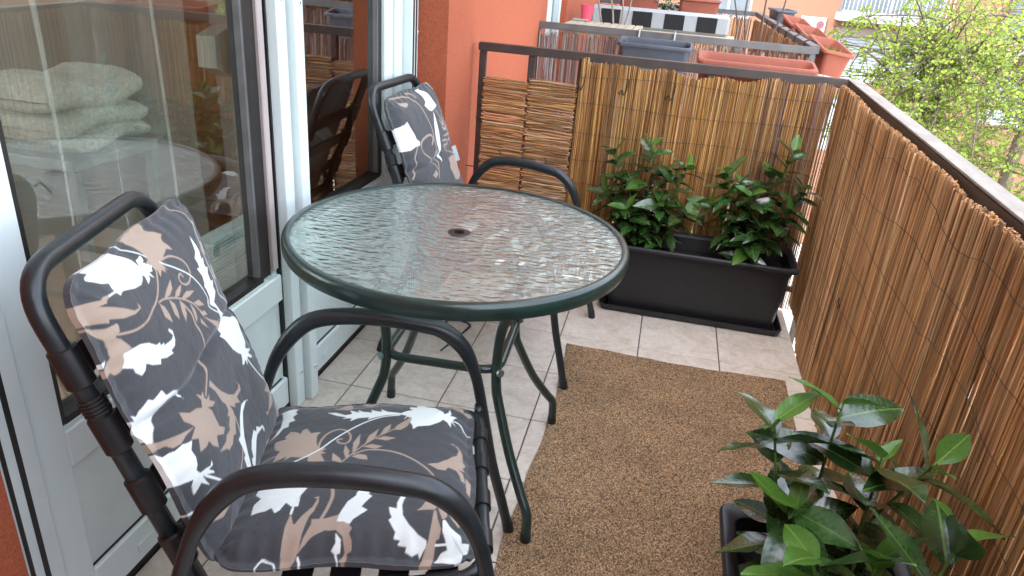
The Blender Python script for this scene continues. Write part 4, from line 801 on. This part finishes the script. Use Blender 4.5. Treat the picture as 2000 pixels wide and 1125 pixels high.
def shrub(label, base, stems, llen, per, seed, group=None, up=.35, fresh=.12):
    """stems: list of (foot, tip) in world coordinates"""
    rr = random.Random(seed); r = wthing('laurel_shrub', label, 'plant', base, group)
    for (a, b_) in stems:
        a, b_ = Vector(a), Vector(b_); mid = a.lerp(b_, .5)+Vector((rr.uniform(-.02, .02), rr.uniform(-.02, .02), .01))
        pts = smooth_path([a, mid, b_], 6); m_ = MB(); m_.tube(pts, [.0048*(1-.6*i/(len(pts)-1)) for i in range(len(pts))], 6); wpart(r, m_, 'stem', 'stem_green', True)
        ang = rr.uniform(0, 6.28); n_ = per
        for i in range(n_):
            t = .22+.78*(i/(n_-1))**.8; k = t*(len(pts)-1); i0 = min(int(k), len(pts)-2); P_ = pts[i0].lerp(pts[i0+1], k-i0); ax = (pts[i0+1]-pts[i0]).normalized()
            ang += 2.4+rr.uniform(-.35, .35); si = ax.orthogonal().normalized(); si = Matrix.Rotation(ang, 3, ax) @ si
            lift = up*.35+.75*max(0, t-.55)/.45*(.5+up)+rr.uniform(-.30, .22); d = (si+ax*lift).normalized()
            top = i >= n_-max(2, int(n_*fresh*1.2)); me = rr.choice(LEAF_F if (top or rr.random() < fresh*.5) else LEAF_D)
            o = bpy.data.objects.new('leaf', me); link(o, r)
            nrm = (ax - d*ax.dot(d)); nrm = nrm.normalized() if nrm.length > .1 else d.orthogonal().normalized()
            nrm = (Matrix.Rotation(rr.uniform(-.5, .5), 3, d) @ nrm); sx = d.cross(nrm)
            l = llen*rr.uniform(.72, 1.12)*(.72 if top else 1.0); wsc = l*rr.uniform(.9, 1.15)
            M4 = Matrix(((sx.x*wsc, d.x*l, nrm.x*l, P_.x-base[0]), (sx.y*wsc, d.y*l, nrm.y*l, P_.y-base[1]), (sx.z*wsc, d.z*l, nrm.z*l, P_.z-base[2]), (0, 0, 0, 1)))
            o.matrix_local = M4
    return r
G1 = 'laurel shrubs in the planters'
shrub('leafy green shrub in the far planter, left one', (.25, .12, .24), [((.24, .13, .24), (.085, .12, .655)), ((.25, .12, .24), (.235, .12, .70)), ((.26, .12, .24), (.385, .10, .625)), ((.25, .11, .24), (.30, .06, .48)), ((.24, .11, .24), (.17, .04, .44)), ((.27, .13, .24), (.31, .14, .60)), ((.23, .12, .24), (.15, .10, .55)), ((.28, .10, .24), (.41, .05, .46)), ((.22, .10, .24), (.08, .06, .50))], .112, 18, 21, G1)
shrub('leafy green shrub in the far planter, right one by the corner', (.67, .12, .24), [((.66, .13, .24), (.535, .11, .625)), ((.68, .12, .24), (.775, .12, .735)), ((.67, .11, .24), (.645, .06, .56)), ((.68, .11, .24), (.80, .05, .52)), ((.67, .10, .24), (.70, .02, .45)), ((.66, .13, .24), (.60, .15, .58)), ((.69, .13, .24), (.72, .14, .63)), ((.64, .12, .24), (.50, .08, .50)), ((.70, .12, .24), (.845, .10, .60))], .112, 18, 33, G1)
shrub('glossy shrub in the near planter, at its far end', (.66, -1.66, .23), [((.64, -1.66, .23), (.545, -1.62, .585)), ((.67, -1.65, .23), (.655, -1.60, .635)), ((.68, -1.68, .23), (.715, -1.68, .590)), ((.69, -1.68, .23), (.80, -1.68, .60)), ((.65, -1.68, .23), (.60, -1.70, .47))], .142, 13, 45, G1, fresh=.14)
shrub('glossy shrub in the near planter, nearest the camera', (.68, -1.92, .23), [((.66, -1.92, .23), (.60, -1.86, .50)), ((.70, -1.92, .23), (.79, -1.85, .585)), ((.68, -1.93, .23), (.70, -1.83, .49)), ((.70, -1.95, .23), (.83, -1.95, .50)), ((.66, -1.95, .23), (.62, -1.98, .44))], .152, 13, 58, G1, fresh=.14)
# weeds in the gap along the floor edge
mb = MB(); rr = random.Random(4)
for k in range(120):
    y = rr.choice((rr.uniform(-1.05, -.35), rr.uniform(-1.45, -1.0))); P_ = Vector((.918+rr.uniform(-.006, .012), y, -.004)); d = Vector((rr.uniform(-.6, .3), rr.uniform(-.7, .7), 1)).normalized()*rr.uniform(.012, .035); s_ = Vector((rr.uniform(-1, 1), rr.uniform(-1, 1), 0)).normalized()*.004
    mb.add([P_-s_*.3, P_+s_*.3, P_+d*.6+s_, P_+d, P_+d*.6-s_], [(0, 1, 2, 3, 4)])
tag(mb.build('weeds', 'weed'), 'small pale weeds in the gap below the side mat', 'weeds', kind='stuff')

# ================================================================== NEIGHBOUR'S BALCONY
r = wthing('neighbour_railing', 'grey-brown steel railing of the neighbour balcony', 'railing', (.2, 1.83, 0))
bar(r, (-.60, 1.83, .985), (1.06, 1.83, .985), .020, .020, 'rail_slate', 'top_rail')
for x in (-.585, .62, 1.045): bar(r, (x, 1.83, -.15), (x, 1.83, .965), .018, .018, 'rail_slate', 'post', up=Vector((0, 1, 0)))
bar(r, (1.055, 1.852, .99), (1.055, 5.6, 1.03), .028, .022, 'rail_slate', 'side_rail')
bar(r, (-.60, 5.55, 1.03), (1.02, 5.55, 1.03), .022, .022, 'rail_slate', 'far_rail')
for k in range(7):
    y = 2.05+k*.45; b = MB(); b.tube([(1.022, y, .96), (1.024, y, 1.02), (1.055, y, 1.035), (1.09, y, 1.02), (1.092, y, .96)], .006, 6); wpart(r, b, 'wire_tie', 'wire_dark')
rnd = random.Random(77)
def plain_mat(label, a, b_, z0, z1, pal, step, out, gap=.0, rr_=.0036):
    R_ = wthing('reed_mat', label, 'reed mat', tuple((Vector(a)+Vector(b_))/2), 'neighbour reed screens'); mb = MB(); a, b_ = Vector(a), Vector(b_); d = (b_-a); L_ = d.length; d.normalize(); s_ = 0.0
    while s_ < L_:
        p_ = a+d*s_; reed(mb, (p_.x+rnd.uniform(-.004, .004), p_.y+rnd.uniform(-.004, .004), z0), (p_.x+rnd.uniform(-.012, .012)*abs(d.x), p_.y+rnd.uniform(-.012, .012)*abs(d.y), z1+rnd.uniform(-.02, .01)), rnd.uniform(.7, 1.1)*rr_, reedcol(rnd, pal), rnd, 4, .006, d, Vector(out)); s_ += rnd.uniform(.7, 1.3)*step
    tag(wpart(R_, mb, 'reeds', 'reed_side'), kind='stuff'); return R_
plain_mat('dull purple-brown reed mat on the neighbour railing', (-.57, 1.80, 0), (1.03, 1.80, 0), .05, .945, PURPLE, .0042, (0, 1, 0))
plain_mat('dark reed mat along the street side of the neighbour balcony', (1.02, 1.87, 0), (1.02, 5.45, 0), .05, .98, PURPLE+BROWN, .0055, (1, 0, 0), rr_=.0046)
plain_mat('dark reed mat at the far end of the neighbour balcony', (-.55, 5.51, 0), (.99, 5.51, 0), .05, 1.00, PURPLE+BROWN, .0062, (0, 1, 0), rr_=.0052)
# planters outside and beyond the rails
planter('window_box', 'dark slate plastic flower box hooked on the neighbour railing', 'flower box', (.148, 1.665, .82), 0, .43, .175, .145, 'planter_slate', False, .02, .015, .3, 'flower boxes on the railings').rotation_euler = (math.radians(9), 0, 0)
for x in (.04, .25):
    b = MB(); b.tube([(x, 1.74, .93), (x, 1.79, .965), (x, 1.795, 1.012), (x, 1.845, 1.012), (x, 1.862, .97)], .008, 6); one('box_hook', b, 'bolt_metal', 'metal hook of the slate flower box, %s' % ('left' if x < .1 else 'right'), 'hook', 'flower box hooks')
planter('window_box', 'long terracotta flower box just beyond the far railing', 'flower box', (.595, .425, .875), 0, .475, .165, .155, 'terracotta', False, .02, .014, .62, 'flower boxes on the railings').rotation_euler = (math.radians(8), 0, 0)
planter('window_box', 'big terracotta flower box at the outer corner of the neighbour railing', 'flower box', (1.185, 2.20, .865), math.pi/2, .62, .19, .145, 'terracotta', False, .03, .014, .6, 'flower boxes on the railings').rotation_euler = (.12, -.07, math.pi/2)
planter('window_box', 'second terracotta flower box along the neighbour railing', 'flower box', (1.185, 2.98, .90), math.pi/2, .62, .19, .14, 'terracotta', False, .03, .014, .6, 'flower boxes on the railings').rotation_euler = (.12, -.07, math.pi/2)
planter('window_box', 'third terracotta flower box along the neighbour railing', 'flower box', (1.185, 3.78, .93), math.pi/2, .62, .19, .14, 'terracotta', False, .03, .014, .6, 'flower boxes on the railings').rotation_euler = (.12, -.07, math.pi/2)
planter('window_box', 'dark slate flower box at the far end of the neighbour railing', 'flower box', (1.185, 4.75, .97), math.pi/2, .62, .20, .15, 'planter_slate', False, .03, .014, .6, 'flower boxes on the railings')
def straw(cx, cy, cz, sx, sy, n, mt, seed, label, hh=.05):
    rr = random.Random(seed); mb = MB()
    for k in range(n):
        P_ = Vector((cx+rr.uniform(-sx, sx), cy+rr.uniform(-sy, sy), cz)); d = Vector((rr.uniform(-1, 1), rr.uniform(-1, 1), rr.uniform(.6, 1.6))).normalized()*rr.uniform(.4, 1)*hh; s_ = Vector((rr.uniform(-1, 1), rr.uniform(-1, 1), .2)).normalized()*.005
        mb.add([P_-s_*.4, P_+s_*.4, P_+d*.55+s_, P_+d, P_+d*.55-s_], [(0, 1, 2, 3, 4)])
    return tag(mb.build('sprouts', mt), label, 'sprouts', kind='stuff')
straw(.60, .43, .955, .10, .03, 60, 'dry_straw', 1, 'dry yellow sprouts in the long terracotta box', .07)
straw(1.185, 2.2, .945, .06, .25, 160, 'weed', 2, 'green sprouts in the corner terracotta box', .06)
straw(1.185, 2.98, .98, .06, .25, 90, 'weed', 3, 'green sprouts in the second terracotta box', .06)
# bare shrub stems
def bare(label, base, tips, seed, mt='twig_pale', name='bare_shrub'):
    rr = random.Random(seed); r = wthing(name, label, 'plant', base)
    for tp in tips:
        a, b_ = Vector(base), Vector(tp); pts = smooth_path([a]+[a.lerp(b_, t)+Vector((rr.uniform(-.03, .03), rr.uniform(-.03, .03), 0)) for t in (.3, .6, .8)]+[b_], 4); m_ = MB(); m_.tube(pts, [.010*(1-.6*i/len(pts)) for i in range(len(pts))], 5); wpart(r, m_, 'stem', mt, True)
    return r
bare('leafless dark shrub stems on the neighbour balcony', (.78, 2.6, .30), [(.70, 2.65, 1.35), (.82, 2.7, 1.45), (.60, 2.6, 1.22), (.95, 2.7, 1.30)], 4, 'bark')
bare('pale twisted bare stems over the slatted table', (-.20, 2.7, .60), [(-.33, 2.75, 1.30), (-.22, 2.7, 1.35), (-.12, 2.75, 1.32), (-.05, 2.7, 1.30)], 9)
# slatted table
r = wthing('slat_table', 'grey wooden slatted table on the neighbour balcony', 'table', (-.22, 2.45, 0))
for k in range(9):
    x = -.50+k*.058; b = MB(); b.box((x, 2.16, .955), (x+.050, 2.78, .975), .003); wpart(r, b, 'slat', 'wood_grey')
for y in (2.22, 2.70): b = MB(); b.box((-.50, y, .925), (.02, y+.03, .9545)); wpart(r, b, 'batten', 'wood_grey')
for x in (-.48, -.02):
    for y in (2.23, 2.71): b = MB(); b.box((x, y, 0), (x+.03, y+.02, .925)); wpart(r, b, 'leg', 'wood_grey')
# white trough with black squares on a plank shelf
r = wthing('trough', 'white trough with four black squares behind the slatted table', 'trough', (.12, 3.25, .925))
b = MB(); b.box((-.42, 3.18, .925), (.64, 3.34, 1.075), .02); wpart(r, b, 'body', 'white_cloth')
for k in range(4): x = -.34+k*.245; b = MB(); b.box((x, 3.172, .945), (x+.15, 3.1795, 1.055), .003); wpart(r, b, 'black_square', 'black_cloth')
r = wthing('shelf', 'plain plank shelf carrying the white trough', 'shelf', (.12, 3.25, 0))
b = MB(); b.box((-.46, 3.14, .895), (.70, 3.40, .9245), .004); wpart(r, b, 'plank', 'wood_grey')
for x in (-.42, .62): b = MB(); b.box((x, 3.18, 0), (x+.04, 3.36, .895)); wpart(r, b, 'support', 'wood_grey')
for x, l in ((-.08, 'left'), (.40, 'right')):
    planter('window_box', 'terracotta box on a rack above the white trough, %s one' % l, 'flower box', (x, 3.62, 1.04), 0, .34, .16, .13, 'terracotta', False, .02, .012, .6, 'flower boxes on the rack')
r = wthing('rack', 'dark metal rack carrying two terracotta boxes', 'rack', (.16, 3.62, 0))
b = MB(); b.box((-.30, 3.54, 1.015), (.62, 3.70, 1.039)); wpart(r, b, 'shelf', 'rail_slate')
for x in (-.29, .60): b = MB(); b.box((x, 3.58, 0), (x+.02, 3.66, 1.015)); wpart(r, b, 'leg', 'rail_slate')
mb = MB(); rr = random.Random(3)
for k in range(140):
    P_ = Vector((.155+rr.gauss(0, .045), 3.6+rr.gauss(0, .03), 1.06+abs(rr.gauss(0, .05)))); s_ = Vector((rr.uniform(-1, 1), rr.uniform(-1, 1), rr.uniform(-1, 1))).normalized()*.014; u_ = s_.orthogonal().normalized()*.009
    mb.add([P_-s_, P_+u_, P_+s_, P_-u_], [(0, 1, 2, 3)])
one('dark_plant', mb, 'leaf_dark', 'small dark plant between the two rack boxes', 'plant')['kind'] = 'stuff'
b = MB(); b.lathe([(.0, 0), (.038, 0), (.050, .11), (.047, .11), (.036, .006), (0, .006)], (-.40, 2.74, .976), 20); smooth_sharp(one('cup', b, 'pink_plastic', 'pink plastic cup on the slatted table', 'cup'), 40)
b = MB(); b.box((-.49, 2.66, .9755), (-.38, 2.72, .990), .004); one('tray', b, 'grey_plastic', 'small grey tray in front of the pink cup', 'tray')
# neighbour's door
r = wthing('neighbour_door', 'white framed door of the neighbour balcony, at the top of the picture', 'door', (-.70, 2.55, 0))
for y in (2.06, 2.48, 2.56, 2.98): b = MB(); b.box((-.72, y, 0), (-.64, y+.07, 2.3), .003); wpart(r, b, 'frame', 'white_frame')
for y0, y1 in ((2.13, 2.48), (2.63, 2.98)): b = MB(); b.box((-.69, y0, 0), (-.685, y1, 2.3)); wpart(r, b, 'glass_pane', 'dark_pane')

# ================================================================== HOUSE ACROSS
Yh = 22.0
r = wthing('apartment_building', 'salmon coloured apartment building with white shutters beyond the tree', 'building', (8, Yh, -6.7))
b = MB()
HOLES = [(4.95, 7.90, -1.10, .09), (4.95, 7.85, .75, 2.6), (9.55, 12.0, -2.05, -.38), (9.55, 12.0, .30, 2.3), (5.2, 7.9, -3.4, -1.75), (13.4, 15.8, -2.05, -.38), (1.0, 2.4, .3, 2.3)]
xs_ = sorted({-8.0, 28.0} | {h[0] for h in HOLES} | {h[1] for h in HOLES}); zs_ = sorted({-6.7, 11.0} | {h[2] for h in HOLES} | {h[3] for h in HOLES})
for i in range(len(xs_)-1):
    for j in range(len(zs_)-1):
        cx, cz = (xs_[i]+xs_[i+1])/2, (zs_[j]+zs_[j+1])/2
        if not any(h[0] < cx < h[1] and h[2] < cz < h[3] for h in HOLES): b.add([(xs_[i], Yh, zs_[j]), (xs_[i+1], Yh, zs_[j]), (xs_[i+1], Yh, zs_[j+1]), (xs_[i], Yh, zs_[j+1])], [(0, 1, 2, 3)])
for h in HOLES:
    x0, x1, z0, z1 = h; d = .25
    b.add([(x0, Yh, z0), (x0, Yh+d, z0), (x0, Yh+d, z1), (x0, Yh, z1), (x1, Yh, z0), (x1, Yh+d, z0), (x1, Yh+d, z1), (x1, Yh, z1)], [(0, 1, 2, 3), (7, 6, 5, 4), (0, 4, 5, 1), (3, 2, 6, 7)])
b.box((-8, Yh+.30, -6.7), (28, Yh+9, 11.0)); wpart(r, b, 'wall', 'salmon_wall')
b = MB(); b.box((8.0, Yh-.30, -6.7), (9.35, Yh-.002, 11)); wpart(r, b, 'pilaster', 'salmon_wall')
b = MB(); b.box((4.85, Yh-.7, .53), (7.90, Yh-.003, .75), .02); sl = wpart(r, b, 'balcony_slab', 'pale_concrete')
for k in range(26): x = 4.92+k*.116; b = MB(); b.box((x, Yh-.68, .7502), (x+.022, Yh-.66, 1.65)); wpart(r, b, 'baluster', 'shutter_white', parent=sl)
b = MB(); b.box((4.88, Yh-.70, 1.65), (7.88, Yh-.64, 1.70)); wpart(r, b, 'balcony_rail', 'shutter_white', parent=sl)
b = MB(); b.box((4.86, Yh-.12, .36), (7.88, Yh-.004, .5295)); wpart(r, b, 'brick_band', 'brick_band')
b = MB(); b.box((4.96, Yh-.04, .092), (7.89, Yh+.2, .355)); wpart(r, b, 'shutter_box', 'lintel_beige')
b = MB(); b.box((4.80, Yh-.12, -1.20), (8.0, Yh-.005, -1.105)); wpart(r, b, 'sill', 'pale_concrete')
def win(x0, x1, z0, z1, shutter):
    b = MB(); b.box((x0+.002, Yh+.10, z0+.002), (x1-.002, Yh+.16, z0+.07)); b.box((x0+.002, Yh+.10, z1-.07), (x1-.002, Yh+.16, z1-.002)); b.box((x0+.002, Yh+.10, z0+.07), (x0+.07, Yh+.16, z1-.07)); b.box((x1-.07, Yh+.10, z0+.07), (x1-.002, Yh+.16, z1-.07)); b.box(((x0+x1)/2-.04, Yh+.10, z0+.07), ((x0+x1)/2+.04, Yh+.16, z1-.07))
    wf = wpart(r, b, 'window', 'shutter_white')
    if shutter:
        n_ = int((z1-z0)/.088)
        for k in range(n_):
            z = z0+(z1-z0)*k/n_; b = MB(); b.add([(x0+.03, Yh+.03, z+.008), (x1-.03, Yh+.03, z+.008), (x1-.03, Yh+.07, z+(z1-z0)/n_), (x0+.03, Yh+.07, z+(z1-z0)/n_), (x0+.03, Yh+.075, z+.008), (x1-.03, Yh+.075, z+.008)], [(0, 1, 2, 3), (0, 4, 5, 1)]); wpart(r, b, 'slat', 'shutter_white', parent=wf)
    b = MB(); b.box((x0+.05, Yh+.12, z0+.05), (x1-.05, Yh+.125, z1-.05)); wpart(r, b, 'pane', 'dark_pane', parent=wf)
win(4.95, 7.90, -1.10, .09, True); win(9.55, 12.0, -2.05, -.38, True); win(4.95, 7.85, .75, 2.6, False); win(9.55, 12.0, .30, 2.3, False); win(13.4, 15.8, -2.05, -.38, True); win(1.0, 2.4, .3, 2.3, False)
b = MB(); b.box((5.2, Yh+.05, -3.4), (7.9, Yh+.10, -1.75)); wpart(r, b, 'white_panel', 'shutter_white')
b = MB(); b.box((9.4, Yh-.6, -.02), (12.4, Yh-.003, .13), .02); wpart(r, b, 'balcony_slab', 'pale_concrete')
# notice board on the facade with a red ring sign
r = wthing('notice_board', 'white notice board with a red ring sign on the salmon wall', 'sign', (4.28, Yh-.06, .05))
b = MB(); b.box((3.90, Yh-.06, -.02), (4.64, Yh-.004, .55), .01); wpart(r, b, 'board', 'white_cloth')
def disc(cx, cz, r0, r1, y, n=28):
    m_ = MB(); vs = [(cx+q*math.cos(2*math.pi*k/n), y, cz+q*math.sin(2*math.pi*k/n)) for k in range(n) for q in (r0, r1)]
    return m_.add(vs, [(2*k, 2*k+1, (2*k+3) % (2*n), (2*k+2) % (2*n)) for k in range(n)])
wpart(r, disc(4.48, .34, .065, .115, Yh-.064), 'red_ring', 'red_paint'); wpart(r, disc(4.48, .34, .001, .063, Yh-.064), 'ring_centre', 'planter_slate')

# ================================================================== TREES
LC = [(.22, .33, .035), (.28, .39, .045), (.17, .28, .028), (.33, .42, .08), (.24, .36, .04)]
def tree(label, base, cz, crown, R_, Rz, limbs, twigs, leaves, size, seed, bias=0.0):
    rr = random.Random(seed); r = wthing('tree', label, 'tree', base, 'leafing street trees')
    top = Vector((base[0], base[1], cz-Rz*.55)); bs = Vector(base); m_ = MB()
    tp = smooth_path([bs, bs.lerp(top, .4)+Vector((.12, .05, 0)), top, Vector((base[0]+.1, base[1], cz+Rz*.5))], 6); m_.tube(tp, [.13*(1-i/(len(tp)-1))**1.3+.012 for i in range(len(tp))], 8)
    lf = MB(); vs = []; 
    for k in range(limbs):
        while True:
            q = Vector((rr.uniform(-1, 1), rr.uniform(-1, 1), rr.uniform(-1, 1)))
            if .35 < q.length < 1: break
        tip = Vector((crown[0]+q.x*R_, crown[1]+q.y*R_, cz+q.z*Rz)); st = top.lerp(tp[-1], rr.random())
        mid = st.lerp(tip, .5)+Vector((rr.uniform(-.2, .2)*R_, rr.uniform(-.2, .2)*R_, .12*Rz))
        lp = smooth_path([st, mid, tip], 6); m_.tube(lp, [.016*(1-.7*i/(len(lp)-1)) for i in range(len(lp))], 5)
        for t in range(twigs):
            i0 = rr.randint(3, len(lp)-1); a = lp[i0]; d = Vector((rr.gauss(0, 1), rr.gauss(0, 1), rr.gauss(.1, .7))).normalized()*rr.uniform(.30, .75)
            tw = smooth_path([a, a+d*.5+Vector((0, 0, rr.uniform(-.06, .08))), a+d+Vector((0, 0, rr.uniform(-.15, .05)))], 5); m_.tube(tw, .0045, 4)
            for l in range(leaves):
                u = rr.random()**.7; k2 = u*(len(tw)-1); j = min(int(k2), len(tw)-2); P_ = tw[j].lerp(tw[j+1], k2-j)+Vector((rr.gauss(0, .022), rr.gauss(0, .022), rr.gauss(0, .022)))
                c = rr.choice(LC); kk = rr.uniform(.75, 1.2); c = tuple(min(1, x_*kk) for x_ in c)
                for z in range(2):
                    s_ = Vector((rr.gauss(0, 1), rr.gauss(0, 1), rr.gauss(0, .7))).normalized()*size*rr.uniform(.6, 1.15); u_ = s_.orthogonal().normalized(); u_ = Matrix.Rotation(rr.uniform(0, 6.28), 3, s_.normalized()) @ u_*size*.42
                    lf.add([P_, P_+s_*.5+u_, P_+s_, P_+s_*.5-u_], [(0, 1, 2, 3)], c)
    wpart(r, m_, 'trunk', 'bark', True); wpart(r, lf, 'crown', 'tree_leaf')
    return r
tree('small-leaved tree with fresh green leaves, nearest the handrail', (3.3, 6.9, -6.7), .30, (2.85, 5.9), 1.10, 1.25, 50, 10, 13, .040, 3)
tree('fresh green tree standing right, cut by the picture edge', (4.9, 8.0, -6.7), .50, (4.3, 7.2), 1.5, 1.4, 46, 10, 13, .042, 14)
tree('fresh green tree lower down behind the handrail', (4.6, 8.9, -6.7), -1.2, (4.2, 7.6), 1.5, 1.0, 40, 9, 13, .044, 25)
tree('taller fresh green tree behind, close to the salmon building', (7.4, 13.5, -6.7), .2, (7.0, 13.0), 2.3, 1.8, 18, 6, 11, .070, 36)

for o in sc.objects:
    if '_w' in o: del o['_w']
